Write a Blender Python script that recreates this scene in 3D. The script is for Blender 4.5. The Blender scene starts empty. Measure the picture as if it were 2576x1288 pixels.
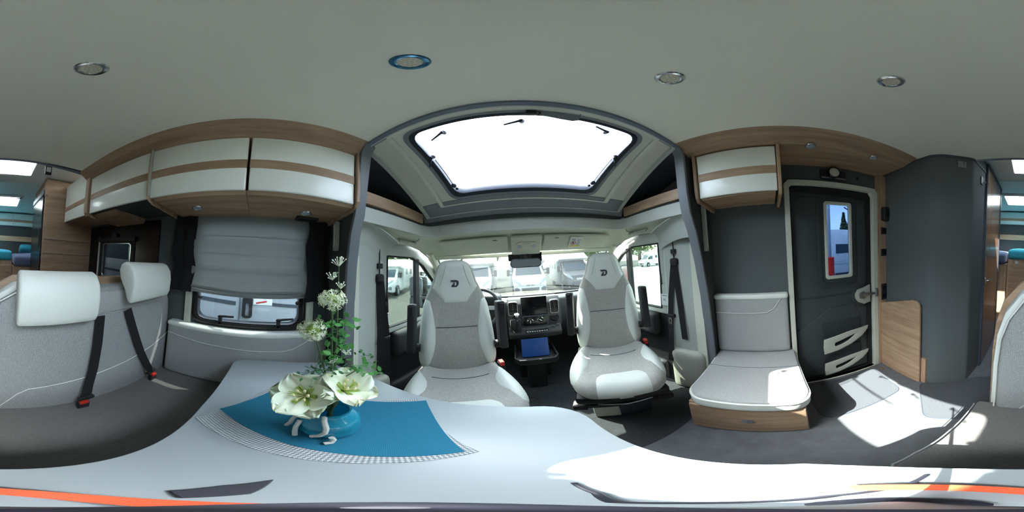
import bpy, bmesh, math, random
from mathutils import Vector, Matrix
from mathutils.bvhtree import BVHTree
from math import radians as RA, sin, cos, pi

random.seed(7)
SC = bpy.context.scene
COL = SC.collection

# ------------------------------------------------------------------ camera
YAW, PITCH, ROLL = RA(0.954), RA(-3.174), RA(3.164)
_F = Vector((sin(YAW)*cos(PITCH), cos(YAW)*cos(PITCH), sin(PITCH)))
_r0 = Vector((cos(YAW), -sin(YAW), 0)); _u0 = _r0.cross(_F)
_X = _r0*cos(ROLL) + _u0*sin(ROLL); _Z = _X.cross(_F)
# _X,_F,_Z : the vehicle's axes seen in the camera's frame (right, forward, up)
right = Vector((_X[0], _F[0], _Z[0])); fwd = Vector((_X[1], _F[1], _Z[1])); up = Vector((_X[2], _F[2], _Z[2]))
cd = bpy.data.cameras.new('panorama_camera'); cd.type = 'PANO'; cd.panorama_type = 'EQUIRECTANGULAR'
cd.clip_start = 0.01; cd.clip_end = 500
cam = bpy.data.objects.new('panorama_camera', cd); COL.objects.link(cam)
mw = Matrix.Identity(4)
for i in range(3):
    mw[i][0] = right[i]; mw[i][1] = up[i]; mw[i][2] = -fwd[i]
mw.translation = Vector((0, 0, 1.33))
cam.matrix_world = mw
SC.camera = cam

# ------------------------------------------------------------------ exposure, sky, sun, portals
vs = SC.view_settings
vs.view_transform = 'Standard'; vs.look = 'None'; vs.gamma = 1; vs.use_curve_mapping = False
vs.exposure = 2.3
SUN = Vector((-0.29, 0.66, 1.0)).normalized()
W = bpy.data.worlds.new('sky'); SC.world = W; W.use_nodes = True
nt = W.node_tree; nt.nodes.clear()
sky = nt.nodes.new('ShaderNodeTexSky'); sky.sky_type = 'NISHITA'; sky.sun_disc = False
sky.sun_elevation = math.asin(SUN.z); sky.sun_rotation = math.atan2(SUN.x, SUN.y)
sky.air_density = 1.0; sky.dust_density = 1.5; sky.ozone_density = 1.0
bg = nt.nodes.new('ShaderNodeBackground'); bg.inputs['Strength'].default_value = 0.92
out = nt.nodes.new('ShaderNodeOutputWorld')
hs = nt.nodes.new('ShaderNodeHueSaturation'); hs.inputs['Saturation'].default_value = 0.42
nt.links.new(sky.outputs[0], hs.inputs['Color']); nt.links.new(hs.outputs[0], bg.inputs[0]); nt.links.new(bg.outputs[0], out.inputs[0])
sl = bpy.data.lights.new('sun', 'SUN'); sl.energy = 9.0; sl.angle = RA(0.53); sl.color = (1.0, 0.95, 0.86)
so = bpy.data.objects.new('sun', sl); COL.objects.link(so)
so.rotation_euler = (-SUN).to_track_quat('-Z', 'Y').to_euler(); so.location = SUN*30
def portal(name, loc, nrm, sx, sy):
    l = bpy.data.lights.new(name, 'AREA'); l.shape = 'RECTANGLE'; l.size = sx; l.size_y = sy; l.cycles.is_portal = True
    o = bpy.data.objects.new(name, l); COL.objects.link(o); o.location = loc
    o.rotation_euler = Vector(nrm).to_track_quat('-Z', 'Y').to_euler()
portal('skylight_portal', (.09, .76, 1.97), (0, -.39, -.92), 1.0, .62)
portal('windscreen_portal', (.1, 1.86, 1.22), (0, -.75, -.4), 2.0, .9)
portal('cab_window_portal', (-.96, 1.2, 1.15), (1, 0, 0), 1.0, .8)
portal('cab_window_portal', (1.16, 1.2, 1.15), (-1, 0, 0), 1.0, .8)
portal('rear_hatch_portal', (-.04, -1.5, 2.2), (0, 0, -1), .6, .5)
portal('rear_hatch_portal', (.08, -2.72, 2.2), (0, 0, -1), .75, .75)
portal('dinette_window_portal', (-1.05, -.06, 1.27), (1, 0, 0), .9, .9)
portal('door_window_portal', (1.3, -.54, 1.36), (-1, 0, 0), .4, .8)
portal('bedroom_window_portal', (1.25, -3.0, 1.35), (-1, 0, 0), .8, .6)

# ------------------------------------------------------------------ materials
def s2l(c):
    if isinstance(c, str): c = [int(c[i:i+2], 16)/255 for i in (0, 2, 4)]
    return tuple(x/12.92 if x <= .04045 else ((x+.055)/1.055)**2.4 for x in c)
MATS = {}
def mat(name, col, rough=.6, metal=0.0, kind=None, col2=None, scale=60, bump=.15, spec=.5, coat=0, dist=.002, axis='y'):
    m = bpy.data.materials.new(name); m.use_nodes = True; MATS[name] = m
    t = m.node_tree; b = t.nodes['Principled BSDF']
    c = s2l(col); c2 = s2l(col2) if col2 else tuple(x*.72 for x in c)
    b.inputs['Base Color'].default_value = (*c, 1); b.inputs['Roughness'].default_value = rough
    b.inputs['Metallic'].default_value = metal; b.inputs['Specular IOR Level'].default_value = spec
    b.inputs['Coat Weight'].default_value = coat
    N, L = t.nodes, t.links
    tc = N.new('ShaderNodeTexCoord')
    def mapping(sc):
        mp = N.new('ShaderNodeMapping'); mp.inputs['Scale'].default_value = sc; L.new(tc.outputs['Object'], mp.inputs[0]); return mp
    def mix(f, a, bb):
        mx = N.new('ShaderNodeMix'); mx.data_type = 'RGBA'
        if hasattr(f, 'node'): L.new(f, mx.inputs[0])
        else: mx.inputs[0].default_value = f
        for s, v in ((6, a), (7, bb)):
            if hasattr(v, 'node'): L.new(v, mx.inputs[s])
            else: mx.inputs[s].default_value = (*v, 1)
        return mx.outputs[2]
    def noise(mp, sc, det=3, ro=.6):
        n = N.new('ShaderNodeTexNoise'); n.inputs['Scale'].default_value = sc; n.inputs['Detail'].default_value = det
        n.inputs['Roughness'].default_value = ro; L.new(mp.outputs[0], n.inputs['Vector']); return n.outputs['Fac']
    def ramp(v, a, bb):
        r = N.new('ShaderNodeMapRange'); r.inputs[1].default_value = a; r.inputs[2].default_value = bb; L.new(v, r.inputs[0]); return r.outputs[0]
    def dobump(h, st, d=dist):
        bp = N.new('ShaderNodeBump'); bp.inputs['Strength'].default_value = st; bp.inputs['Distance'].default_value = d
        L.new(h, bp.inputs['Height']); L.new(bp.outputs[0], b.inputs['Normal'])
    if kind == 'wood':
        sc = {'y': (9, .7, 9), 'x': (.7, 9, 9), 'z': (9, 9, .7)}[axis]
        mp = mapping(sc); n1 = noise(mp, 2.2, 8, .65)
        mp2 = mapping(tuple(v*5 for v in sc)); n2 = noise(mp2, 3.0, 4)
        f = mix(ramp(n1, .35, .7), c, c2); f2 = mix(ramp(n2, .45, .75), f, tuple(x*.8 for x in c2))
        mm = N.new('ShaderNodeMix'); mm.data_type = 'RGBA'; mm.inputs[0].default_value = .45
        L.new(f, mm.inputs[6]); L.new(f2, mm.inputs[7]); col_out = mm.outputs[2]
        # knots
        mpk = mapping({'y': (3.5, 1.6, 3.5), 'x': (1.6, 3.5, 3.5), 'z': (3.5, 3.5, 1.6)}[axis])
        v = N.new('ShaderNodeTexVoronoi'); v.inputs['Scale'].default_value = 1.3; L.new(mpk.outputs[0], v.inputs['Vector'])
        kf = ramp(v.outputs['Distance'], .085, .02)
        col_out = mix(kf, col_out, tuple(x*.45 for x in c2))
        L.new(col_out, b.inputs['Base Color']); dobump(n2, bump*.5)
    elif kind == 'fabric':
        mp = mapping((1, 1, 1)); n1 = noise(mp, scale*6, 2, .7); n2 = noise(mp, scale, 3)
        w = N.new('ShaderNodeTexWave'); w.inputs['Scale'].default_value = scale*1.6; w.wave_type = 'BANDS'; w.bands_direction = 'DIAGONAL'
        L.new(mp.outputs[0], w.inputs['Vector'])
        f = mix(ramp(n1, .35, .65), c, c2); L.new(mix(ramp(n2, .2, 1.3), f, c2), b.inputs['Base Color'])
        dobump(n1, bump, .001)
        b.inputs['Sheen Weight'].default_value = .2
    elif kind == 'rib':
        mp = mapping((1, 1, 1)); n1 = noise(mp, 420, 2, .7)
        wv = N.new('ShaderNodeTexWave'); wv.inputs['Scale'].default_value = scale; wv.bands_direction = axis.upper(); L.new(mp.outputs[0], wv.inputs['Vector'])
        f = mix(ramp(wv.outputs['Fac'], .2, .9), c2, c); f = mix(ramp(n1, .3, .7), f, tuple(x*.8 for x in c2))
        L.new(f, b.inputs['Base Color']); dobump(wv.outputs['Fac'], bump, .001)
    elif kind == 'weave':
        mp = mapping((1, 1, 1)); ch = N.new('ShaderNodeTexChecker'); ch.inputs['Scale'].default_value = scale
        L.new(mp.outputs[0], ch.inputs['Vector']); ch.inputs[1].default_value = (*c, 1); ch.inputs[2].default_value = (*c2, 1)
        n1 = noise(mp, 90, 3); L.new(mix(ramp(n1, .2, 1.4), ch.outputs[0], c2), b.inputs['Base Color']); dobump(ch.outputs[1], bump, .001)
    elif kind == 'noise':
        mp = mapping((1, 1, 1)); n1 = noise(mp, scale, 5); L.new(mix(ramp(n1, .35, .68), c, c2), b.inputs['Base Color']); dobump(n1, bump)
    elif kind == 'bump':
        mp = mapping((1, 1, 1)); n1 = noise(mp, scale, 3); dobump(n1, bump, .001)
    return m
def glass(name, tint=(.9, .95, .95), refl=.08):
    m = bpy.data.materials.new(name); m.use_nodes = True; t = m.node_tree; t.nodes.clear(); MATS[name] = m
    tr = t.nodes.new('ShaderNodeBsdfTransparent'); tr.inputs[0].default_value = (*tint, 1)
    gl = t.nodes.new('ShaderNodeBsdfGlossy'); gl.inputs['Roughness'].default_value = .02
    fr = t.nodes.new('ShaderNodeFresnel'); fr.inputs[0].default_value = 1.45
    mx = t.nodes.new('ShaderNodeMixShader'); o = t.nodes.new('ShaderNodeOutputMaterial')
    mr = t.nodes.new('ShaderNodeMath'); mr.operation = 'MULTIPLY'; mr.inputs[1].default_value = refl*12; t.links.new(fr.outputs[0], mr.inputs[0]); mr.use_clamp = True
    t.links.new(mr.outputs[0], mx.inputs[0]); t.links.new(tr.outputs[0], mx.inputs[1]); t.links.new(gl.outputs[0], mx.inputs[2]); t.links.new(mx.outputs[0], o.inputs[0])
    return m
def translucent(name, col, tr=.5, see=.25):
    m = bpy.data.materials.new(name); m.use_nodes = True; t = m.node_tree; t.nodes.clear(); MATS[name] = m
    c = s2l(col)
    d = t.nodes.new('ShaderNodeBsdfDiffuse'); d.inputs[0].default_value = (*c, 1)
    l = t.nodes.new('ShaderNodeBsdfTranslucent'); l.inputs[0].default_value = (*c, 1)
    p = t.nodes.new('ShaderNodeBsdfTransparent')
    a = t.nodes.new('ShaderNodeMixShader'); a.inputs[0].default_value = tr
    b = t.nodes.new('ShaderNodeMixShader'); b.inputs[0].default_value = see; o = t.nodes.new('ShaderNodeOutputMaterial')
    t.links.new(d.outputs[0], a.inputs[1]); t.links.new(l.outputs[0], a.inputs[2]); t.links.new(a.outputs[0], b.inputs[1]); t.links.new(p.outputs[0], b.inputs[2]); t.links.new(b.outputs[0], o.inputs[0])
    return m

mat('ceiling', 'efeedf', .9, kind='bump', scale=500, bump=.25)
mat('rear_ceiling', 'e6ebe8', .85)
mat('pale_teal', 'cfe4e0', .5)
for a in 'xyz': mat('wood_'+a, 'b99c7e', .5, kind='wood', col2='8e7259', axis=a, bump=.2)
mat('wood_dark', '9a7355', .25, kind='wood', col2='6d4c37', axis='z', bump=.1, coat=.3)
mat('white_gloss', 'e8ebe0', .28, coat=.2)
mat('edge_dark', '3e4650', .5)
mat('blue_grey', '6d7786', .5)
mat('fin_grey', '73787c', .55)
mat('wall_grey', '565c5c', .85, kind='bump', scale=350, bump=.3)
mat('wall_dark', '3c4040', .85, kind='bump', scale=350, bump=.3)
mat('rim_grey', 'c0c4bb', .6)
mat('black_gloss', '101112', .25)
mat('black_plastic', '1c1d1f', .55, kind='bump', scale=700, bump=.2)
mat('dash_grey', '2a2c2f', .6, kind='bump', scale=600, bump=.25)
mat('dash_light', '37393c', .55)
mat('rubber', '141414', .8)
mat('headliner', 'cdd0bf', .85, kind='bump', scale=300, bump=.2)
mat('pillar_plastic', 'b2b7af', .7, kind='bump', scale=500, bump=.15)
mat('slab_cream', 'd2d2c6', .8)
mat('slab_rail', 'd9d9cd', .7)
mat('slab_dark', '82878c', .8)
mat('seal', '1d2433', .45)
mat('vinyl', 'dce0d6', .5, kind='bump', scale=450, bump=.2)
mat('seat_fabric', 'd9d8cd', .95, kind='fabric', col2='8e8d84', scale=90, bump=.5)
mat('bench_fabric', 'c4c5c1', .95, kind='fabric', col2='868885', scale=110, bump=.5)
mat('bench_rib', 'cccdc9', .95, kind='rib', col2='8b8d8c', scale=85, bump=.5, axis='x')
mat('cushion_taupe', '7d7b75', .95, kind='fabric', col2='5d5b57', scale=120, bump=.5)
mat('carpet', '53565a', 1.0, kind='noise', col2='3b3e42', scale=400, bump=.8)
mat('floor_vinyl', '646668', .85, kind='noise', col2='57595b', scale=14, bump=.1)
mat('mat_carpet', '5a5d60', 1.0, kind='noise', col2='303336', scale=320, bump=1.0)
mat('cab_floor', '34373a', .9, kind='noise', col2='2a2c2f', scale=60, bump=.3)
mat('door_dark', '363d3e', .7, kind='bump', scale=260, bump=.2)
mat('door_dark2', '2b3132', .7)
mat('frame_cream', 'c3c5b6', .5)
mat('grey_cream', 'a3a599', .5)
mat('chrome', 'd6dadd', .18, metal=1)
mat('blue_chrome', '5b93b5', .2, metal=1)
mat('brushed', '9a9c9e', .4, metal=1)
mat('lamp_lens', 'cfcab8', .5)
mat('led', 'fff2d8', .4)
mat('spot_lens', 'aab4be', .3)
mat('screen', '0b0d10', .12)
mat('belt', '17191c', .8, kind='rib', col2='0d0e10', scale=300, bump=.3, axis='z')
mat('buckle_red', 'b3261c', .5)
mat('blue_folder', '164489', .3)
mat('table_top', 'a2aaab', .38)
mat('table_edge', '8d939a', .5)
mat('teal_mat', '1f7f9c', .85, kind='weave', col2='176780', scale=420, bump=.4)
mat('grey_mat', 'dadcda', .8, kind='weave', col2='7f8687', scale=190, bump=.6)
mat('petal', 'e6ecd2', .6)
mat('petal_green', 'a9c45f', .6)
mat('stamen', 'e8dfae', .6)
mat('allium', 'dfe8c8', .7)
mat('leaf', '62a85c', .6)
mat('leaf_dark', '468250', .6)
mat('stem', '566b45', .6)
mat('rope', 'd9d8cf', .9)
mat('orange', 'e2592c', .6)
mat('cord_black', '23232c', .5)
mat('teal_cloth', '2aa3b5', .85, kind='fabric', col2='1f8393', scale=60)
mat('bed_cloth', '5f6b86', .85, kind='fabric', col2='4b5570', scale=60)
mat('emblem', '3f444c', .4)
mat('label_white', 'dfe2df', .5)
mat('label_red', 'b8332b', .5)
mat('label_yellow', 'd9c12f', .5)
mat('car_white', 'c9cdcd', .3, coat=.5)
mat('car_grey', '9aa2a8', .35, coat=.4)
mat('car_black', '24282c', .25, coat=.5)
mat('car_glass', '2c3f4c', .3, spec=.25)
mat('tail_red', 'a6231c', .3)
mat('red_paint', 'e0241b', .45)
mat('asphalt', '42453d', .95, kind='noise', col2='363932', scale=9, bump=.2)
mat('concrete', '8f918c', .9, kind='noise', col2='838580', scale=2, bump=.05)
mat('foliage', '5f7c35', .8, kind='noise', col2='35501f', scale=3)
mat('conifer', '2f4a2d', .8, kind='noise', col2='1c3220', scale=3)
mat('bark', '5b4a3a', .9)
mat('led_green', '44585a', .4)
glass('window_glass', (.52, .58, .55), .05)
glass('windscreen_glass', (.33, .38, .36), .05)
glass('door_glass', (.13, .17, .23), .05)
glass('skylight_glass', (.86, .9, .93), .05)
m = mat('vase_glass', '33bcd8', .08, kind='bump', scale=60, bump=.4, coat=.5); m.node_tree.nodes['Principled BSDF'].inputs['Transmission Weight'].default_value = .55
glass('mirror_tint', (.6, .7, .75), .1)
glass('kitchen_glass', (.22, .24, .25), .06)
glass('dinette_glass', (.55, .59, .60), .06)
translucent('blind_white', 'a6a9a6', .5, .10)
translucent('hatch_white', 'f2f6f7', .8, .6)
mat('curtain_black', '101113', .95)
m = MATS['petal']; m.node_tree.nodes['Principled BSDF'].inputs['Subsurface Weight'].default_value = .2

# ------------------------------------------------------------------ mesh builder
ORG = {}
def nodes_sorted(o): return o
class MB:
    def __init__(s): s.bm = bmesh.new()
    def quad(s, *p):
        s.bm.faces.new([s.bm.verts.new(q) for q in p]); return s
    def box(s, x0, x1, y0, y1, z0, z1, r=0, seg=2, rot=None, piv=None):
        b = bmesh.new(); bmesh.ops.create_cube(b, size=1)
        for v in b.verts: v.co = Vector(((x0+x1)/2+v.co.x*(x1-x0), (y0+y1)/2+v.co.y*(y1-y0), (z0+z1)/2+v.co.z*(z1-z0)))
        if r: bmesh.ops.bevel(b, geom=b.edges[:], offset=r, segments=seg, profile=.5, affect='EDGES', clamp_overlap=True)
        if rot is not None:
            pv = Vector(piv) if piv else Vector(((x0+x1)/2, (y0+y1)/2, (z0+z1)/2))
            bmesh.ops.rotate(b, verts=b.verts, cent=pv, matrix=rot)
        return s.merge(b)
    def merge(s, b):
        me = bpy.data.meshes.new('t'); b.to_mesh(me); b.free(); s.bm.from_mesh(me); bpy.data.meshes.remove(me); return s
    def _p3(s, ax, p, q, a): return {'x': (a, p, q), 'y': (p, a, q), 'z': (p, q, a)}[ax]
    def prism(s, poly, ax, a0, a1):
        bm = s.bm; A = [bm.verts.new(s._p3(ax, p, q, a0)) for p, q in poly]; B = [bm.verts.new(s._p3(ax, p, q, a1)) for p, q in poly]
        bm.faces.new(A); bm.faces.new(B[::-1]); n = len(poly)
        for i in range(n): bm.faces.new((A[i], A[(i+1) % n], B[(i+1) % n], B[i]))
        return s
    def ring(s, outer, inner, ax, a0, a1):
        bm = s.bm; n = len(outer)
        V = [[bm.verts.new(s._p3(ax, p, q, a)) for p, q in P] for P in (outer, inner) for a in (a0, a1)]
        o0, o1, i0, i1 = V
        for i in range(n):
            j = (i+1) % n
            for f in ((o0[i], o0[j], i0[j], i0[i]), (o1[i], i1[i], i1[j], o1[j]), (o0[i], o1[i], o1[j], o0[j]), (i0[i], i0[j], i1[j], i1[i])): bm.faces.new(f)
        return s
    def tube(s, pts, r, n=8, cap=True, flat=1.0):
        pts = [Vector(p) for p in pts]; bm = s.bm; rings = []
        m = len(pts); rr = r if isinstance(r, (list, tuple)) else [r]*m
        t0 = (pts[1]-pts[0]).normalized(); u = t0.orthogonal().normalized()
        for i, p in enumerate(pts):
            t = (pts[min(i+1, m-1)]-pts[max(i-1, 0)]).normalized()
            u = (u-t*u.dot(t)); u = u.normalized() if u.length > 1e-6 else t.orthogonal().normalized(); v = t.cross(u)
            rings.append([bm.verts.new(p+(u*cos(2*pi*k/n)+v*sin(2*pi*k/n)*flat)*rr[i]) for k in range(n)])
        for a, b in zip(rings, rings[1:]):
            for k in range(n): bm.faces.new((a[k], a[(k+1) % n], b[(k+1) % n], b[k]))
        if cap: bm.faces.new(rings[0][::-1]); bm.faces.new(rings[-1])
        return s
    def strap(s, pts, w, t):
        bm = s.bm; pts = [Vector(p) for p in pts]; w = Vector(w); m = len(pts); prev = None
        for i, p in enumerate(pts):
            d = (pts[min(i+1, m-1)]-pts[max(i-1, 0)]).normalized(); n = d.cross(w).normalized()*t/2
            c = [bm.verts.new(p+a*w/2+b*n) for a, b in ((1, 1), (-1, 1), (-1, -1), (1, -1))]
            if prev:
                for k in range(4): bm.faces.new((prev[k], prev[(k+1) % 4], c[(k+1) % 4], c[k]))
            else: bm.faces.new(c[::-1])
            prev = c
        bm.faces.new(prev); return s
    def lathe(s, prof, cen=(0, 0, 0), n=24, ax='z', mtx=None):
        bm = s.bm; rings = []
        for r, h in prof:
            ring = []
            for k in range(n):
                a = 2*pi*k/n; c, d = r*cos(a), r*sin(a)
                p = {'z': Vector((c, d, h)), 'x': Vector((h, c, d)), 'y': Vector((c, h, d))}[ax]
                if mtx is not None: p = mtx @ p
                ring.append(bm.verts.new(p+Vector(cen)))
            rings.append(ring)
        for a, b in zip(rings, rings[1:]):
            for k in range(n): bm.faces.new((a[k], a[(k+1) % n], b[(k+1) % n], b[k]))
        bm.faces.new(rings[0][::-1]); bm.faces.new(rings[-1]); return s
    def grid(s, f, nu, nv, cu=False, thick=0):
        b = bmesh.new()
        V = [[b.verts.new(f(i/(nu if cu else nu-1), j/(nv-1))) for i in range(nu)] for j in range(nv)]
        for j in range(nv-1):
            for i in range(nu if cu else nu-1):
                k = (i+1) % nu
                try: b.faces.new((V[j][i], V[j][k], V[j+1][k], V[j+1][i]))
                except ValueError: pass
        if thick: bmesh.ops.recalc_face_normals(b, faces=b.faces[:]); bmesh.ops.solidify(b, geom=b.faces[:], thickness=thick)
        return s.merge(b)
    def cushion(s, x0, x1, y0, y1, z0, z1, r=.03, crown=0, n=18, face='z', f=None):
        b = bmesh.new(); bmesh.ops.create_cube(b, size=2); bmesh.ops.subdivide_edges(b, edges=b.edges[:], cuts=n, use_grid_fill=True)
        h = Vector(((x1-x0)/2, (y1-y0)/2, (z1-z0)/2)); c = Vector(((x0+x1)/2, (y0+y1)/2, (z0+z1)/2)); r = min(r, *h)*.999
        for v in b.verts:
            q = Vector([sin(pi/2*a)*(.75)+.25*a if abs(a) < 1 else a for a in v.co])
            p = Vector([q[i]*h[i] for i in range(3)]); inn = Vector([max(-h[i]+r, min(h[i]-r, p[i])) for i in range(3)])
            d = p-inn
            if d.length > 1e-9: p = inn+d.normalized()*r
            w = [max(0, 1-(p[i]/h[i])**2) for i in range(3)]
            if crown:
                if face == 'z' and p.z > 0: p.z += crown*w[0]*w[1]*p.z/h.z
                if face == 'x': p.x += crown*w[1]*w[2]*p.x/h.x
                if face == 'y': p.y += crown*w[0]*w[2]*p.y/h.y
            p = p+c
            v.co = f(p) if f else p
        return s.merge(b)
    def ball(s, c, r, sub=2, sc=(1, 1, 1)):
        b = bmesh.new(); bmesh.ops.create_icosphere(b, subdivisions=sub, radius=r)
        for v in b.verts: v.co = Vector((v.co.x*sc[0], v.co.y*sc[1], v.co.z*sc[2]))+Vector(c)
        return s.merge(b)
    def xf(s, M):
        bmesh.ops.transform(s.bm, matrix=M, verts=s.bm.verts[:]); return s
    def build(s, name, m, parent=None, smooth=False, ang=35, bevel=0, bseg=2, sub=0, origin=None, local=False):
        bm = s.bm; bmesh.ops.remove_doubles(bm, verts=bm.verts[:], dist=1e-6)
        if bevel:
            bmesh.ops.recalc_face_normals(bm, faces=bm.faces[:])
            ed = [e for e in bm.edges if len(e.link_faces) == 2 and e.calc_face_angle(0) > RA(30)]
            bmesh.ops.bevel(bm, geom=ed, offset=bevel, segments=bseg, profile=.5, affect='EDGES', clamp_overlap=True)
        bmesh.ops.recalc_face_normals(bm, faces=bm.faces[:])
        if origin is None:
            if parent is not None: origin = Vector((0, 0, 0)) if local else ORG.get(parent.name, Vector((0, 0, 0)))
            else:
                lo = Vector([min(v.co[i] for v in bm.verts) for i in range(3)]); hi = Vector([max(v.co[i] for v in bm.verts) for i in range(3)])
                origin = Vector(((lo.x+hi.x)/2, (lo.y+hi.y)/2, lo.z))
        origin = Vector(origin)
        for v in bm.verts: v.co -= origin
        me = bpy.data.meshes.new(name); bm.to_mesh(me); bm.free()
        if smooth: me.shade_smooth(); me.set_sharp_from_angle(angle=RA(ang))
        me.materials.append(MATS[m] if isinstance(m, str) else m)
        o = bpy.data.objects.new(name, me); COL.objects.link(o)
        if sub:
            md = o.modifiers.new('s', 'SUBSURF'); md.levels = sub; md.render_levels = sub
        if parent is not None:
            o.parent = parent; ORG[o.name] = Vector((0, 0, 0)) if local else origin
        else: o.location = origin; ORG[o.name] = origin
        return o
def rrect(a0, a1, b0, b1, r, n=5):
    r4 = r if isinstance(r, (list, tuple)) else [r]*4; P = []
    for (cx, cy, sx, sy, st), rr in zip(((a1, b1, -1, -1, 0), (a0, b1, 1, -1, 90), (a0, b0, 1, 1, 180), (a1, b0, -1, 1, 270)), r4):
        for k in range(n+1):
            t = RA(st+90*k/n); P.append((cx+sx*rr+rr*cos(t), cy+sy*rr+rr*sin(t)))
    return P
def tag(o, label=None, cat=None, group=None, kind=None):
    if label: o['label'] = label
    if cat: o['category'] = cat
    if group: o['group'] = group
    if kind: o['kind'] = kind
    return o
def thing(name, label, cat, loc, group=None, rz=0):
    o = bpy.data.objects.new(name, None); COL.objects.link(o); o.empty_display_size = .05
    o.location = loc; o.rotation_euler = (0, 0, rz); ORG[o.name] = Vector(loc)
    return tag(o, label, cat, group)
def struct(mb, name, m, label=None, **k):
    o = mb.build(name, m, **k); o['kind'] = 'structure'
    if label: o['label'] = label
    return o
def sstruct(name, label, loc):
    o = bpy.data.objects.new(name, None); COL.objects.link(o); o.location = loc; ORG[o.name] = Vector(loc); o['kind'] = 'structure'; o['label'] = label
    return o
def copy_tree(o, parent=None):
    c = o.copy(); COL.objects.link(c)
    if parent is not None: c.parent = parent; c.matrix_parent_inverse = o.matrix_parent_inverse
    for ch in [x for x in COL.objects if x.parent == o and x != c]: copy_tree(ch, c)
    return c
def wallx(mb, x0, x1, y0, y1, z0, z1, holes):
    ys = sorted({y0, y1, *[v for h in holes for v in h[:2] if y0 < v < y1]}); zs = sorted({z0, z1, *[v for h in holes for v in h[2:] if z0 < v < z1]})
    for a, b in zip(ys, ys[1:]):
        for c, d in zip(zs, zs[1:]):
            my, mz = (a+b)/2, (c+d)/2
            if not any(h[0] < my < h[1] and h[2] < mz < h[3] for h in holes): mb.box(x0, x1, a, b, c, d)
    return mb
# ================================================================== room shell
def S(name, m, label, f, **k):
    mb = MB(); f(mb); return struct(mb, name, m, label, **k)
S('floor', 'floor_vinyl', 'mottled grey vinyl floor of the living area', lambda b: b.box(-1.05, 1.25, -4.3, .47, -.05, 0))
S('floor', 'cab_floor', 'dark rubber floor of the driving cab', lambda b: b.box(-.95, 1.15, .47, 2.15, -.05, .004))
# low curved carpet runner between bench and aisle
# ceiling of the lounge: underside of the raised drop-down bed
def f(b):
    b.box(-1.04, 1.24, -1.18, .455, 2.03, 2.10)
S('ceiling', 'ceiling', 'pale grey padded ceiling over the lounge', f)
def zplate(b, x0, x1, y0, y1, z0, z1, holes):
    xs = sorted({x0, x1, *[v for h in holes for v in h[:2]]}); ys = sorted({y0, y1, *[v for h in holes for v in h[2:]]})
    for a, c in zip(xs, xs[1:]):
        for d, e in zip(ys, ys[1:]):
            mx, my = (a+c)/2, (d+e)/2
            if not any(h[0] < mx < h[1] and h[2] < my < h[3] for h in holes): b.box(a, c, d, e, z0, z1)
S('ceiling', 'rear_ceiling', 'white ceiling behind the lounge with roof hatch', lambda b: zplate(b, -1.04, 1.24, -1.9, -1.1, 2.15, 2.2, [(-.24, .17, -1.66, -1.3)]))
S('ceiling', 'pale_teal', 'pale teal ceiling over the beds', lambda b: zplate(b, -1.04, 1.24, -4.3, -1.9, 2.13, 2.2, [(-.22, .38, -3.0, -2.44)]))
S('roof_skin', 'edge_dark', None, lambda b: (b.box(-1.08, 1.28, -1.3, .52, 2.22, 2.26), b.box(-1.08, -.98, -1.2, .5, 2.03, 2.24), b.box(1.18, 1.28, -1.2, .5, 2.03, 2.24))) if False else None
# blue grey trims along front and rear edge of the lounge ceiling
S('trim_1', 'blue_grey', 'blue grey trim along the front edge of the lounge ceiling', lambda b: b.box(-.60, .83, .44, .475, 2.012, 2.06, .006))
def f(b):
    pts = [(-.66, -1.22), (-.42, -1.20), (-.2, -1.17), (.05, -1.165), (.31, -1.17), (.42, -1.165)]
    for (x0, y0), (x1, y1) in zip(pts, pts[1:]): b.tube([(x0, y0, 2.028), (x1, y1, 2.028)], .011, 8)
    b.box(-.66, .42, -1.19, -1.165, 2.03, 2.15)
S('trim_2', 'blue_grey', 'blue grey trim along the rear edge of the lounge ceiling', f)
# left wall
LW = [(-.40, .30, .93, 1.62), (-1.43, -.95, 1.06, 1.47), (-3.6, -2.6, 1.1, 1.5)]
S('wall_left', 'wall_grey', 'dark grey fabric covered side wall behind the bench', lambda b: wallx(b, -1.04, -1.0, -4.3, .47, 0, 2.15, LW))
DR = (-.845, -.145, 0.0, 1.80)
S('wall_right', 'wall_grey', 'dark grey fabric covered side wall beside the entrance door', lambda b: wallx(b, 1.20, 1.24, -4.3, .47, 0, 2.15, [DR, (-3.4, -2.6, 1.15, 1.6)]))
S('wall_rear', 'wall_dark', 'dark end wall behind the beds', lambda b: b.box(-1.04, 1.24, -4.3, -4.26, 0, 2.15))
# wood cove strips running along both sides of the ceiling
def f(b):
    b.prism([(-.557, 2.03), (-.545, 2.045), (-1.0, 2.045), (-1.0, 1.962), (-.645, 1.962)], 'y', -1.21, .445)
S('trim_3', 'wood_y', 'oak cove strip above the left overhead cabinets', f, bevel=.004)
def f(b):
    b.prism([(.761, 2.03), (.75, 2.045), (1.2, 2.045), (1.2, 1.985), (.9, 1.988)], 'y', -.955, .445)
S('trim_4', 'wood_y', 'oak soffit along the right side of the ceiling', f, bevel=.004)

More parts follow.
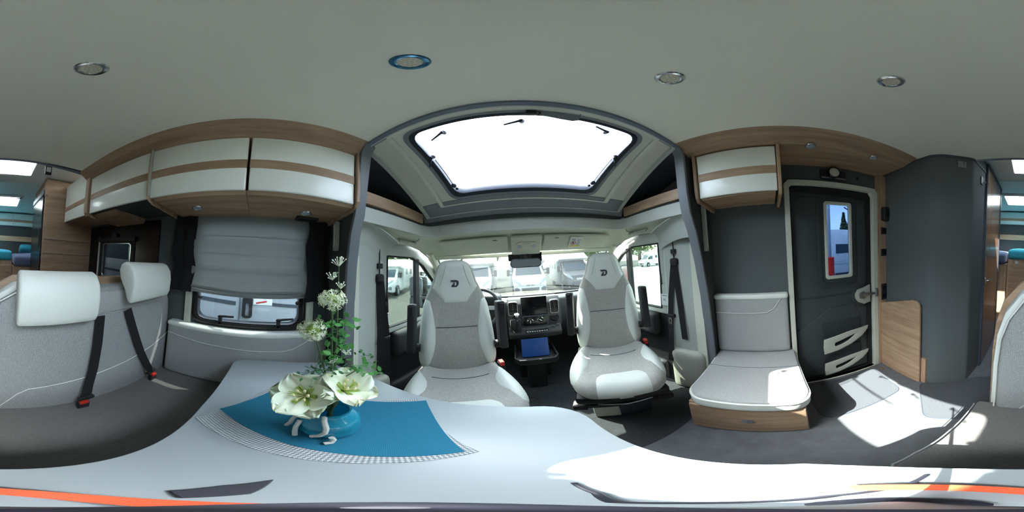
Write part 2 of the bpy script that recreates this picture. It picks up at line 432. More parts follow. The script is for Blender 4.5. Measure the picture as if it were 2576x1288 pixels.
# bulkhead fins between lounge and cab
def f(b):
    P = [(-.556, 2.06), (-.60, 1.98), (-.627, 1.76), (-.648, 1.60), (-.685, 1.50), (-.712, 1.34), (-.726, 1.15), (-.728, .9), (-.735, .80), (-.80, .78), (-.80, 0), (-1.0, 0), (-1.0, 2.06)]
    b.prism(P, 'y', .44, .485)
S('wall_front_left', 'wall_dark', 'dark curved bulkhead panel behind the driver seat', f, bevel=.006)
def f(b):
    P = [(.782, 2.06), (.822, 1.98), (.823, 1.70), (.845, 1.57), (.905, 1.45), (.965, 1.27), (1.02, 1.02), (1.05, .7), (1.06, 0), (1.2, 0), (1.2, 2.06)]
    b.prism(P, 'y', .44, .485)
S('wall_front_right', 'wall_dark', 'dark curved bulkhead panel behind the passenger seat', f, bevel=.006)
def finedge(P, s, nm, lb):
    Q = [(x+s*.024, z) for x, z in P]
    b = MB(); b.prism(P+Q[::-1], 'y', .432, .492); struct(b, nm, 'fin_grey', lb, smooth=True, bevel=.004)
finedge([(-.553, 2.03), (-.597, 1.975), (-.624, 1.76), (-.645, 1.60), (-.682, 1.50), (-.709, 1.34), (-.723, 1.15), (-.725, .9), (-.732, .80)], -1, 'trim_27', 'blue grey edging of the bulkhead, driver side')
finedge([(.779, 2.03), (.819, 1.975), (.820, 1.70), (.842, 1.57), (.902, 1.45), (.962, 1.27), (1.017, 1.02), (1.047, .7), (1.057, 0)], 1, 'trim_28', 'blue grey edging of the bulkhead, passenger side')

# ------------------------------------------------------------------ left overhead cabinets
def door_panel(b, x, y0, y1, z0, z1, t=.018, sgn=1):
    b.box(min(x, x+t*sgn), max(x, x+t*sgn), y0, y1, z0, z1, .006, 3)
def left_cab(y0, y1, bottom_wood, label, depth_back=-1.0):
    t = thing('overhead_cabinet', label, 'cabinet', ((-.63-1.0)/2, (y0+y1)/2, 1.63), 'white overhead cabinets on the left wall')
    bb = MB()
    bb.box(-.995, -.65, y0+.003, y1-.003, 1.645, 1.962)
    bb.build('body', 'wood_y' if bottom_wood else 'wall_dark', t)
    d = MB(); door_panel(d, -.65, y0+.004, y1-.004, 1.643, 1.958)
    dr = d.build('door', 'white_gloss', t, smooth=True)
    s = MB(); s.box(-.649, -.6305, y0+.004, y1-.004, 1.757, 1.806); s.build('wood_band', 'wood_y', dr)
    return t
c1 = left_cab(-.062, .418, True, 'white overhead cabinet with oak band on the left wall, nearest the driver seat')
c2 = left_cab(-.535, -.066, True, 'white overhead cabinet with oak band, middle of the row above the rear bench')
c3 = left_cab(-1.13, -.54, False, 'white overhead cabinet with oak band over the kitchen window')
# oak bottom box of the two front units
def f(b):
    b.prism([(-.655, 1.643), (-.64, 1.643), (-.655, 1.628), (-1.0, 1.62), (-1.0, 1.643)], 'y', *YR)
YR = (-.064, .418); o = MB(); f(o); o.build('bottom_panel', 'wood_y', c1)
YR = (-.51, -.066); o = MB(); f(o); o.build('bottom_panel', 'wood_y', c2)
def endpanel(t, y0, y1, m='wood_z'):
    b = MB(); P = [(-.618, 1.975), (-.612, 1.70), (-.617, 1.655), (-.635, 1.628), (-.67, 1.615), (-.99, 1.60), (-.99, 1.975)]
    b.prism(P, 'y', y0, y1); b.build('end_panel', m, t, bevel=.003)
endpanel(c1, .42, .438); endpanel(c2, -.541, -.5345, 'wood_z')
b = MB(); b.box(-.652, -.617, -.5345, -.5305, 1.655, 1.965, .001); b.build('edge_strip', 'grey_cream', c2); endpanel(c3, -1.185, -1.135)
o = MB(); o.prism([(-.995, 1.60), (-.72, 1.615), (-.68, 1.645), (-.995, 1.645)], 'y', -1.13, -.86); o.build('bottom_panel', 'wood_y', c3)
# small rear unit
t = thing('overhead_cabinet', 'small white overhead cabinet against the tall oak cupboard', 'cabinet', (-.8, -1.45, 1.63), 'white overhead cabinets on the left wall')
b = MB(); b.box(-.995, -.65, -1.66, -1.19, 1.645, 2.0); b.build('body', 'wood_y', t)
b = MB(); door_panel(b, -.65, -1.655, -1.19, 1.643, 2.06); d = b.build('door', 'white_gloss', t, smooth=True)
b = MB(); b.box(-.649, -.6305, -1.655, -1.19, 1.757, 1.806); b.build('wood_band', 'wood_y', d)
# seams
def spot(name, label, x, y, z, r=.032, tilt=None, group='small spotlights', lens='spot_lens'):
    t = thing(name, label, 'light', (x, y, z), group)
    M = tilt or Matrix.Identity(3)
    b = MB(); b.lathe([(r, .0), (r, -.004), (r*.93, -.008), (r*.84, -.008), (r*.8, -.004), (r*.8, 0)], (x, y, z), 28, mtx=M); b.build('rim', 'chrome', t, smooth=True)
    b = MB(); b.lathe([(r*.8, -.002), (r*.76, -.006), (r*.4, -.009), (.001, -.0095)], (x, y, z), 28, mtx=M); b.build('lens', lens, t, smooth=True)
    return t
spot('spotlight', 'round spotlight under the left overhead cabinets above the rear bench end', -.80, -.335, 1.626)
spot('spotlight', 'round spotlight under the left overhead cabinets beside the black vent', -.82, .235, 1.626)
b = MB(); b.box(-.93, -.875, .20, .33, 1.608, 1.623, .004)
for k in range(5): b.box(-.925+.01*k, -.921+.01*k, .21, .32, 1.605, 1.609)
tag(b.build('air_vent', 'black_plastic'), 'flat black vent under the left overhead cabinet', 'vent')
# right side spotlights in the soffit
spot('spotlight', 'round spotlight in the oak soffit nearer the white cabinet', .905, -.255, 1.986)
spot('spotlight', 'round spotlight in the oak soffit nearer the dark column', .905, -.67, 1.986)

# right overhead cabinet
t = thing('overhead_cabinet', 'white overhead cabinet with oak band above the single seat', 'cabinet', (1.05, .17, 1.64))
b = MB(); b.box(.925, 1.195, -.05, .385, 1.665, 1.984); b.box(.925, 1.195, -.05, .385, 1.652, 1.668); b.build('body', 'wood_y', t)
b = MB(); door_panel(b, .907, -.06, .392, 1.66, 1.978); d = b.build('door', 'white_gloss', t, smooth=True)
b = MB(); b.box(.9055, .926, -.06, .392, 1.772, 1.828); b.build('wood_band', 'wood_y', d)
for y0, y1 in ((-.083, -.064), (.396, .415)):
    b = MB(); b.prism([(.89, 1.985), (.885, 1.70), (.892, 1.66), (.915, 1.635), (1.19, 1.62), (1.19, 1.985)], 'y', y0, y1); b.build('end_panel', 'wood_z', t, bevel=.003)

# ceiling spotlights with LEDs
def ceil_light(label, x, y, rim='chrome'):
    t = thing('ceiling_light', label, 'light', (x, y, 2.03), 'round ceiling lights'); r = .036
    b = MB(); b.lathe([(r*.62, 0), (r*.64, -.0045), (r*.72, -.0065), (r*.9, -.005), (r, -.001), (r, 0)], (x, y, 2.0295), 36); b.build('rim', rim, t, smooth=True)
    b = MB(); b.lathe([(r*.63, 0), (r*.63, -.003), (.001, -.0035)], (x, y, 2.0295), 30); l = b.build('lens', 'lamp_lens', t, smooth=True)
    b = MB(); P = [(0, 0)]+[(.0095*cos(a*pi/3), .0095*sin(a*pi/3)) for a in range(6)]+[(.0175*cos(a*pi/6+.2), .0175*sin(a*pi/6+.2)) for a in range(12)]
    for px, py in P: b.ball((x+px, y+py, 2.0262), .0019, 1)
    b.build('leds', 'led', l)
ceil_light('round ceiling light with LED dots over the rear bench', -.126, -.311)
ceil_light('bluish rimmed round ceiling light over the table towards the driver seat', -.125, .180, 'blue_chrome')
ceil_light('round ceiling light with LED dots towards the passenger seat', .339, .174)
ceil_light('round ceiling light with LED dots in front of the dark column', .335, -.31)

# ------------------------------------------------------------------ dinette window, blind, curtains
t = sstruct('window_1', 'dinette window in the left wall, black rounded frame', (-1.0, -.05, .93))
O = rrect(-.405, .305, .915, 1.64, .07, 6); I = rrect(-.365, .262, .955, 1.60, .06, 6)
b = MB(); b.ring(O, I, 'x', -1.045, -.985); b.build('window_frame', 'black_gloss', t, smooth=True, bevel=.004)
b = MB(); b.ring(rrect(-.385, .285, .935, 1.62, .065, 6), rrect(-.372, .269, .948, 1.607, .062, 6), 'x', -.99, -.98); b.build('seal', 'rubber', t, smooth=True)
b = MB(); b.box(-1.035, -1.031, -.37, .268, .95, 1.605); b.build('pane', 'dinette_glass', t)
for y in (-.21, .14):
    b = MB(); b.ball((-.985, y, .985), .014, 2, (1, 1.2, .8)); b.tube([(-.98, y, .987), (-.965, y+.03, .997), (-.962, y+.085, 1.0)], [.009, .008, .007], 8); b.box(-.995, -.98, y-.012, y+.012, .93, .985, .004); b.build('latch', 'black_plastic', t, smooth=True)
for y in (-.35, .25):
    b = MB(); b.ball((-.985, y, 1.10), .013, 2); b.tube([(-.985, y, 1.10), (-.98, y+.015, 1.10)], .007, 8); b.build('stay', 'black_plastic', t, smooth=True)
for y0, y1, lb in ((-.45, -.405, 'rear'), (.305, .352, 'front')):
    b = MB(); b.box(-.999, -.975, y0, y1, .895, 1.63, .004); b.box(-.978, -.972, y0+.028, y1-.006, .9, 1.63); b.build('blind_rail', 'frame_cream', t)
# translucent roman blind with soft folds
def f(u, v):
    z = 1.632-.47*v
    y = -.405+.712*u + (.004*sin(v*7+u) if u in (0, 1) else 0)
    fold = .016*abs(sin(v*pi*3.0))+.004*sin(u*9+v*4)
    bul = .02*max(0, (v-.82)/.18)
    return Vector((-.962+fold*.8+bul, y, z-.012*sin(u*pi)*v))
b = MB(); b.grid(f, 40, 50, thick=.0015)
bl = b.build('roman_blind', 'blind_white', smooth=True); tag(bl, 'translucent white roman blind half lowered over the dinette window', 'blind')
for k in range(4): z = 1.60-.105*k; b = MB(); b.tube([(-.958, -.395, z), (-.958, .298, z-.002)], .0022, 6); b.build('fold_rod', 'blind_white', bl)
b = MB(); b.grid(lambda u, v: Vector((-.948+.012*sin(v*pi*2), -.40+.70*u, 1.185-.045*v-.008*sin(u*pi))), 30, 8, thick=.002); b.build('lower_hem', 'blind_white', bl, smooth=True)
def curtain(y0, y1, z1, lb, zt=1.64):
    def f(u, v):
        return Vector((-.955+.02*abs(sin(v*9))+.008*sin(u*12), y0+(y1-y0)*u+.008*sin(v*11), zt-(zt-z1)*v))
    b = MB(); b.grid(f, 14, 40, thick=.002); tag(b.build('side_curtain', 'curtain_black', smooth=True), lb, 'curtain', 'black side panels of the roman blind')
curtain(-.545, -.392, 1.13, 'black curtain panel on the rear side of the white blind')
curtain(.288, .44, 1.115, 'black curtain panel on the driver side of the white blind')
b = MB(); b.box(-.97, -.945, .50, .52, 1.42, 1.70); o = None

# kitchen: black wall panel with window
S('trim_5', 'black_gloss', 'black panel on the left wall round the kitchen window', lambda b: wallx(b, -.998, -.985, -1.66, -.70, .92, 1.62, [LW[1]]))
t = sstruct('window_2', 'kitchen window in the black panel with cream side rail', (-1.0, -1.2, 1.06))
b = MB(); b.ring(rrect(-1.44, -.94, 1.05, 1.48, .04), rrect(-1.40, -.975, 1.085, 1.445, .04), 'x', -1.03, -.975); b.build('window_frame', 'black_plastic', t, smooth=True)
b = MB(); b.box(-.983, -.966, -1.462, -1.44, 1.04, 1.50, .003); b.build('blind_rail', 'frame_cream', t)
b = MB(); b.box(-.983, -.95, -1.45, -.935, 1.452, 1.495, .01); b.lathe([(.001, 0), (.04, 0), (.035, .012), (.001, .014)], (-.967, -1.2, 1.5), 20, ax='x'); b.build('blind_cassette', 'dash_light', t)
b = MB(); b.ring(rrect(-1.39, -.985, 1.1, 1.44, .03), rrect(-1.383, -.992, 1.107, 1.433, .03), 'x', -.985, -.98); b.build('inner_rim', 'chrome', t, smooth=True)
b = MB(); b.box(-1.02, -1.016, -1.40, -.975, 1.085, 1.445); b.build('pane', 'kitchen_glass', t)
b = MB(); b.lathe([(.028, -.006), (.032, 0), (.028, .006)], (-.965, -1.03, 1.105), 20, ax='y'); b.tube([(-.97, -1.10, 1.09), (-.95, -1.09, 1.13), (-.95, -1.03, 1.135), (-.97, -.98, 1.09)], .004, 6); b.build('latch', 'rubber', t, smooth=True)
# kitchen block behind the bench
t = thing('kitchen_unit', 'low kitchen unit with dark worktop behind the bench', 'kitchen unit', (-.75, -1.2, 0))
b = MB(); b.box(-.98, -.50, -1.64, -.80, 0, .90); b.build('body', 'wood_z', t)
b = MB(); b.box(-.985, -.48, -1.645, -.79, .90, .93, .005); b.build('worktop', 'black_gloss', t)
b = MB(); b.box(-.498, -.482, -1.62, -1.22, .08, .88, .004); b.build('door', 'white_gloss', t)
b = MB(); b.box(-.498, -.482, -1.20, -.82, .08, .88, .004); b.build('door', 'white_gloss', t)
# tall oak cupboard with mirror-dark fridge door
t = thing('tall_cupboard', 'tall oak cupboard with glossy fridge door beside the kitchen', 'cupboard', (-.7, -1.95, 0))
b = MB(); b.box(-.99, -.41, -2.25, -1.67, 0, 2.13); b.build('body', 'wood_x', t, bevel=.003)
for z in (1.44, 1.29): b = MB(); b.box(-.99, -.42, -1.672, -1.664, z, z+.004); b.build('groove', 'edge_dark', t)
b = MB(); b.box(-.408, -.392, -2.24, -1.70, .25, 1.93, .004); fd = b.build('fridge_door', 'black_gloss', t)
b = MB(); b.box(-.40, -.385, -2.24, -1.70, 1.935, 2.0, .004); b.box(-.392, -.383, -2.24, -1.70, 1.94, 1.95); b.build('vent_strip', 'brushed', t)
b = MB(); b.box(-.395, -.375, -1.735, -1.715, 1.36, 1.56, .004); b.build('handle', 'black_plastic', fd)
# small switch panel under the ceiling edge at the rear
t = thing('control_panel', 'small framed white control panel hanging at the rear ceiling edge', 'panel', (-.30, -1.205, 1.94))
b = MB(); b.box(-.325, -.275, -1.215, -1.195, 1.945, 2.022, .004); b.build('frame', 'black_plastic', t)
b = MB(); b.box(-.318, -.282, -1.196, -1.188, 1.965, 2.01, .003); b.build('button', 'label_white', t)
# ================================================================== rear bench
t = thing('bench_seat', 'grey two-place rear bench with headrests, facing the table', 'bench', (-.45, -.4, 0))
BENCH = t
b = MB(); b.box(-.985, .10, -.60, -.12, 0, .37); b.box(-.985, -.62, -.14, .42, 0, .37); b.build('base', 'wood_x', t)
def bshape(u): return u
def seatpoly():
    return [(-.985, -.60)]+[(.15-.0*k, -.60) for k in (0,)]+[(.155, -.35), (.15, -.20), (.135, -.13), (.10, -.095), (.04, -.085), (-.55, -.085), (-.60, -.05), (-.60, .43), (-.985, .43)]
b = MB(); b.prism(seatpoly(), 'z', .375, .47); b.build('seat_cushion', 'cushion_taupe', t, smooth=True, bevel=.018, bseg=3)
b = MB(); b.tube([(.158, -.57, .463), (.161, -.35, .463), (.156, -.20, .463), (.141, -.128, .463), (.103, -.088, .463), (.04, -.078, .463), (-.5, -.078, .463)], .0025, 6); b.build('piping', 'grey_cream', t, smooth=True)
BO = [(.075, .44), (.08, .80), (.072, .95), (.045, 1.05), (-.005, 1.13), (-.06, 1.165), (-.13, 1.18), (-.60, 1.18), (-.80, 1.165), (-.93, 1.12), (-.975, 1.05), (-.985, .85), (-.985, .44)]
def f(b): b.prism(BO, 'y', -.68, -.565)
b = MB(); f(b); b.build('backrest', 'bench_rib', t, smooth=True, bevel=.022, bseg=3)
b = MB(); P = [(.10, .40), (.103, .80), (.095, .96), (.068, 1.065), (.01, 1.15), (-.05, 1.19), (-.12, 1.2), (-.12, 1.18), (-.06, 1.165), (-.005, 1.13), (.045, 1.05), (.072, .95), (.08, .80), (.075, .40)]
b.prism(P, 'y', -.67, -.60); b.build('side_border', 'vinyl', t, smooth=True, bevel=.008)
b = MB(); b.tube([(x+.004, -.568, z+.004) for x, z in BO[:7]], .0035, 6); b.build('edge_piping', 'vinyl', t, smooth=True)
b = MB(); b.prism([(.115, .0), (.125, .80), (.115, .98), (.085, 1.09), (.02, 1.17), (-.05, 1.21), (-.95, 1.21), (-.99, 1.1), (-.99, 0)], 'y', -.72, -.685); b.build('oak_shell', 'wood_x', t, smooth=True, bevel=.004)
b = MB(); b.box(-.93, -.345, -.572, -.556, 1.065, 1.165, .007); b.build('upper_band', 'bench_fabric', t, smooth=True)
b = MB(); b.tube([(-.98, -.563, .79), (-.80, -.560, .745), (-.60, -.560, .715), (-.40, -.560, .695), (-.22, -.560, .675), (-.13, -.560, .66), (-.09, -.560, .62), (-.05, -.560, .54), (-.02, -.56, .475)], .0022, 6); b.build('stitching', 'vinyl', t, smooth=True)
def headrest(x0, x1, z0, z1, y, parent, rz=0):
    # C-shaped side profile swept across
    P = [(-.015, 0), (.0, .035), (.004, .10), (-.004, .15), (-.03, .185), (-.065, .195), (-.095, .18), (-.105, .15), (-.095, .11), (-.06, .06), (-.04, .01)]
    h = (z1-z0)/.195
    b = MB(); b.prism([(y+p*1.0, z0+q*h) for p, q in P], 'x', x0, x1); b.build('headrest', 'vinyl', parent, smooth=True, ang=50, bevel=.012, bseg=3)
headrest(-.34, -.055, 1.07, 1.26, -.47, t)
headrest(-.81, -.505, 1.115, 1.305, -.47, t)
for x in (-.27, -.13, -.72, -.58):
    b = MB(); b.tube([(x, -.60, 1.15), (x, -.56, 1.2)], .006, 8); b.build('headrest_rod', 'chrome', t)
def buckle(x, z, y, lean, parent, name='buckle'):
    b = MB(); b.box(x-.026, x+.026, y-.012, y+.012, z-.05, z+.02, .006, 2); k = b.build(name, 'black_plastic', parent, smooth=True)
    b = MB(); b.box(x-.02, x+.02, y-.004, y+.014, z+.005, z+.024, .003); b.build('release_button', 'buckle_red', k)
def seatbelt(label, pts, wv, bx, bz, by, g='seatbelts of the rear bench', w=.048):
    p0 = pts[-1]; t = thing('seatbelt', label, 'seatbelt', p0, g)
    b = MB(); b.strap(pts, tuple(a*w for a in wv), .0025); b.build('webbing', 'belt', t)
    b = MB(); b.box(p0[0]-.036, p0[0]+.036, p0[1]-.008, p0[1]+.012, p0[2]-.012, p0[2]+.012, .005); b.build('guide', 'black_plastic', t, smooth=True)
    buckle(bx, bz, by, 0, t); return t
seatbelt('black seatbelt beside the nearer wide headrest of the rear bench', [(-.405, -.553, 1.055), (-.40, -.548, .9), (-.39, -.545, .75), (-.375, -.54, .64), (-.365, -.53, .545)], (1, 0, .05), -.35, .505, -.52)
seatbelt('black seatbelt below the headrest next to the window', [(-.565, -.553, 1.06), (-.62, -.548, .92), (-.69, -.545, .75), (-.75, -.54, .62), (-.78, -.53, .545)], (1, 0, -.25), -.79, .50, -.52)
# side cushion along the left wall
t = thing('side_cushion', 'long grey upholstered side cushion under the dinette window', 'cushion', (-.965, -.04, .47))
b = MB(); b.cushion(-.998, -.93, -.54, .435, .472, .905, .02, 0, 14); b.build('pad', 'bench_fabric', t, smooth=True)
b = MB(); b.cushion(-.999, -.925, -.542, .437, .875, .912, .016, 0, 10); b.build('top_border', 'vinyl', t, smooth=True)
b = MB(); b.tube([(-.928, -.53, .825), (-.927, -.3, .80), (-.927, 0, .785), (-.927, .16, .785), (-.927, .22, .80), (-.928, .30, .85), (-.928, .33, .875)], .0022, 6); b.build('stitching', 'vinyl', t, smooth=True)

# ================================================================== table
def arc(cx, cy, r, a0, a1, n=7): return [(cx+r*cos(RA(a0+(a1-a0)*k/n)), cy+r*sin(RA(a0+(a1-a0)*k/n))) for k in range(n+1)]
TP = arc(-.85, -.03, .065, 180, 262)+[(-.67, -.112), (-.48, -.128), (-.2, -.128)]+arc(-.03, .06, .187, 270, 340, 8)+[(.145, .12)]+arc(.02, .38, .125, 0, 88)+[(-.1, .513), (-.30, .503)]+[(-.5, .50), (-.62, .49), (-.70, .465)]+arc(-.775, .37, .06, 80, 165)+[(-.86, .30), (-.905, .12)]
t = thing('dinette_table', 'white topped dinette table with rounded corners', 'table', (-.38, .2, 0))
b = MB(); b.prism(TP, 'z', .712, .73); b.build('tabletop', 'table_top', t, smooth=True, bevel=.004)
b = MB(); b.prism([(x*.992-.004, y*.992+.001) for x, y in TP], 'z', .698, .713); b.build('edge_band', 'table_edge', t, smooth=True)
b = MB(); b.lathe([(.03, .02), (.03, .70)], (-.5, .2, 0), 20); b.build('column', 'brushed', t, smooth=True)
b = MB(); b.lathe([(.001, 0.0), (.15, 0.0), (.15, .015), (.04, .03), (.001, .03)], (-.5, .2, 0), 28); b.build('foot', 'brushed', t, smooth=True)
def matpoly(A, B, w):
    A = Vector(A); B = Vector(B); d = (B-A).normalized(); n = Vector((-d.y, d.x)); return [tuple(p) for p in (A, B, B+n*w, A+n*w)]
b = MB(); b.prism(matpoly((-.405, -.12), (-.085, .268), .33), 'z', .7305, .732)
tag(b.build('placemat', 'grey_mat'), 'light grey woven placemat partly hidden under the teal one', 'placemat')
b = MB(); b.prism(matpoly((-.475, -.073), (-.105, .262), .295), 'z', .7322, .7338)
tag(b.build('placemat', 'teal_mat'), 'teal blue woven placemat under the vase', 'placemat')

# vase
VX, VY = -.362, .185; z0 = .734
z0 = .734
t = thing('vase', 'squat turquoise glass vase on the teal placemat', 'vase', (VX, VY, z0))
b = MB(); b.lathe([(.001, .0), (.056, .0), (.067, .008), (.071, .025), (.068, .038), (.071, .055), (.069, .075), (.060, .092), (.047, .108), (.043, .120), (.050, .132), (.047, .132), (.040, .120), (.044, .106), (.057, .092), (.065, .074), (.067, .055), (.064, .038), (.067, .025), (.063, .012), (.054, .006), (.001, .006)], (VX, VY, z0), 40)
b.build('glass_body', 'vase_glass', t, smooth=True, ang=60)
def rope(label, pts):
    b = MB(); b.tube(pts, .006, 8); tag(b.build('cord_piece', 'rope', smooth=True), label, 'cord', 'frayed white cord ends hanging on the vase')
def vp(a, r, z): return (VX+r*cos(RA(a)), VY+r*sin(RA(a)), z0+z)
rope('white cord arching over the vase shoulder towards its rim', [vp(-40, .045, .128), vp(-36, .06, .118), vp(-30, .076, .095), vp(-31, .080, .07), vp(-38, .081, .050), vp(-48, .083, .040)])
rope('short white cord end low on the front of the vase', [vp(-22, .077, .035), vp(-19, .079, .02), vp(-22, .085, .008), vp(-30, .090, .007)])
rope('leftmost white cord end hanging beside the vase', [vp(-108, .072, .09), vp(-106, .082, .06), vp(-104, .087, .035), vp(-106, .094, .012)])
rope('white cord end hanging on the vase just right of the leftmost one', [vp(-84, .072, .085), vp(-80, .082, .055), vp(-78, .084, .03), vp(-72, .088, .012)])
# flowers
def petal(mb, base, d, upv, L, Wd, curl, seed, t0=0.0, t1=1.0):
    d = Vector(d).normalized(); side = d.cross(Vector(upv)).normalized(); n = side.cross(d).normalized()
    rnd = random.Random(seed); ph = rnd.random()*6
    def f(u, v):
        v = t0+(t1-t0)*v
        w = Wd*(sin(pi*min(1, v*.93+.05))**.65)*(.55+.45*v)
        s = (u-.5)*2
        return Vector(base)+d*(L*v*cos(curl*v*.5))+n*(L*(.28*sin(v*1.9)-curl*.35*v*v)+.16*w*s*s+.010*sin(s*8+ph+v*6)*v*v)+side*(s*w/2)
    mb.grid(f, 11, 10)
def lily(label, c, ax, r, seed):
    t = thing('lily_flower', label, 'flower', c, 'large cream lily blooms in the vase')
    ax = Vector(ax).normalized(); u = ax.orthogonal().normalized(); v = ax.cross(u); c = Vector(c)
    for k in range(6):
        a = 2*pi*k/6+seed; d = (u*cos(a)+v*sin(a))*.95+ax*(.55 if k % 2 else .4)
        b = MB(); petal(b, c, d, ax, r*(1.0 if k % 2 else .95), r*1.12, .35, seed*10+k); o = b.build('petal', 'petal', t, smooth=True, ang=90)
        b = MB(); petal(b, c+ax*.002, d, ax, r*.98, r*.20, .35, seed*10+k, 0, .5); b.build('throat', 'petal_green', o, smooth=True, ang=90)
    for k in range(6):
        a = 2*pi*k/6+.4; e = c+ax*.055+(u*cos(a)+v*sin(a))*.016
        b = MB(); b.tube([c, c+ax*.03+(u*cos(a)+v*sin(a))*.006, e], .0016, 5); b.ball(e, .0042, 1, (1, 1, 1.8)); b.build('stamen', 'stamen', t, smooth=True)
    b = MB(); b.tube([c-ax*.0, c-ax*.03, Vector((VX, VY, z0+.10)), Vector((VX, VY, z0+.03))], [.008, .007, .004, .003], 8); b.build('stem', 'stem', t, smooth=True)
lily('large cream lily bloom on the left of the vase, nearer the bench', (-.376, .132, .932), (.55, -.45, .62), .094, 1.3)
lily('large cream lily bloom on the right of the vase, opening towards the driver seat', (-.346, .208, .950), (.42, .05, .8), .086, 2.1)
def umbel(label, c, r, seed, stem):
    t = thing('allium_flower', label, 'flower', c, 'round white allium heads'); rnd = random.Random(seed); c = Vector(c)
    b = MB(); g = MB()
    for k in range(150):
        d = Vector((rnd.gauss(0, 1), rnd.gauss(0, 1), rnd.gauss(0, 1)*.8)).normalized(); d.z *= .8
        p = c+d*r*(.8+.25*rnd.random()); u = d.orthogonal().normalized(); v = d.cross(u).normalized(); s = .0055
        b.tube([c+d*r*.5, p], .0006, 4, cap=False)
        for q in range(4):
            a = q*pi/2+rnd.random(); e = u*cos(a)+v*sin(a); w = d.cross(e)
            b.quad(p, p+e*s*.6+w*s*.35, p+e*s*1.3+d*s*.3, p+e*s*.6-w*s*.35)
    b.build('florets', 'allium', t)
    g.ball(c, r*.5, 2, (1, 1, .85)); g.build('core', 'petal_green', t, smooth=True)
    g = MB(); g.tube([c]+stem, .0028, 6); g.build('stem', 'stem', t, smooth=True)
umbel('round white allium head higher up, below the tiny white sprigs', (-.388, .192, 1.245), .037, 3, [(-.38, .19, 1.15), (-.375, .19, 1.0), (-.365, .187, .86), (-.36, .185, .76)])
umbel('round white allium head lower down and to the left', (-.405, .148, 1.157), .040, 5, [(-.39, .165, 1.08), (-.378, .178, 1.0), (-.367, .183, .86), (-.362, .18, .76)])
t = thing('foliage_spray', 'tall green leafy spray with tiny white blossoms in the vase', 'flower', (VX, VY, z0))
b = MB(); b.tube([(VX, VY+.005, .76), (-.372, .193, .9), (-.378, .20, 1.05), (-.381, .205, 1.2), (-.384, .207, 1.36)], [.003, .003, .0025, .002, .001], 6)
b.tube([(-.374, .195, .95), (-.36, .22, 1.0), (-.345, .25, 1.03)], .0015, 5); b.tube([(-.374, .195, .95), (-.39, .17, 1.02), (-.405, .15, 1.03)], .0015, 5)
b.build('stem', 'stem', t, smooth=True)
def leaves(c, n, spread, seed, m='leaf', s=.013):
    rnd = random.Random(seed); b = MB(); c = Vector(c)
    for k in range(n):
        p = c+Vector((rnd.gauss(0, 1), rnd.gauss(0, 1), rnd.gauss(0, .8)))*spread; d = Vector((rnd.gauss(0, 1), rnd.gauss(0, 1), rnd.gauss(0, .5))).normalized()
        sd = d.orthogonal().normalized(); nn = d.cross(sd)
        a = [p, p+d*s*.5+sd*s*.42, p+d*s*1.1+sd*s*.40, p+d*s*1.7, p+d*s*1.1-sd*s*.40, p+d*s*.5-sd*s*.42]
        for i in range(1, 5): b.quad(a[0]+nn*0, a[i]+nn*.0015, a[i+1]+nn*.0015) if False else b.bm.faces.new([b.bm.verts.new(q) for q in (a[0], a[i], a[i+1])])
        if k % 3 == 0: b.tube([c, p], .0006, 4, cap=False)
    b.build('leaves', m, t)
leaves((-.365, .215, 1.175), 22, .016, 11); leaves((-.375, .195, 1.13), 30, .018, 12); leaves((-.392, .185, 1.175), 14, .012, 18)
leaves((-.345, .25, 1.04), 30, .02, 13); leaves((-.40, .155, 1.015), 60, .024, 14, 'leaf_dark', .008); leaves((-.378, .19, 1.03), 40, .02, 15, 'leaf_dark', .009)
leaves((-.37, .2, 1.08), 20, .018, 16); leaves((-.335, .262, 1.08), 10, .012, 17, 'leaf_dark', .007)
def sprig(c, r, seed):
    rnd = random.Random(seed); b = MB(); c = Vector(c)
    for k in range(14):
        d = Vector((rnd.gauss(0, 1), rnd.gauss(0, 1), 1.0+rnd.random())).normalized(); p = c+d*r*(.6+.5*rnd.random())
        b.tube([c, p], .0008, 4); b.ball(p, .0021, 1)
    b.build('blossoms', 'petal', t)
for i, (c, r) in enumerate((((-.384, .207, 1.335), .026), ((-.39, .192, 1.298), .022), ((-.378, .21, 1.275), .02), ((-.35, .215, 1.09), .02), ((-.375, .193, 1.05), .022))): sprig(c, r, 30+i)

# things directly below the camera
b = MB(); b.lathe([(.001, .731), (.018, .731), (.018, .738), (.006, .745), (.0055, 1.19), (.001, 1.195)], (-.01, .01, 0), 16)
tag(b.build('camera_stick', 'cord_black', smooth=True), 'thin dark camera stand upright on the table below the viewpoint', 'stand')
def f(u, v):
    a = RA(-15-200*u); r = .042+.021*v; return Vector((-.008+r*cos(a), .005+r*sin(a), .742+.004*sin(u*6)))
b = MB(); b.grid(f, 40, 4, thick=.002); tag(b.build('wrist_strap', 'orange', smooth=True), 'orange strap curled round the foot of the camera stand', 'strap')
b = MB(); b.tube([(.006, .135, .736), (.001, .094, .736), (-.012, .062, .736), (.006, .035, .737), (.022, .012, .738), (.028, -.012, .74), (.035, -.045, .738), (.045, -.078, .736)], .0028, 8)
tag(b.build('black_cable', 'cord_black', smooth=True), 'thin black cord curving over the table edge beside the camera stand', 'cable')
b = MB(); b.prism([(-.155, .045), (-.13, .012), (-.10, -.008), (-.078, .01), (-.10, .03)], 'z', .731, .735); tag(b.build('cable_pouch', 'cord_black', bevel=.001), 'flat dark pouch lying beside the camera stand', 'pouch')

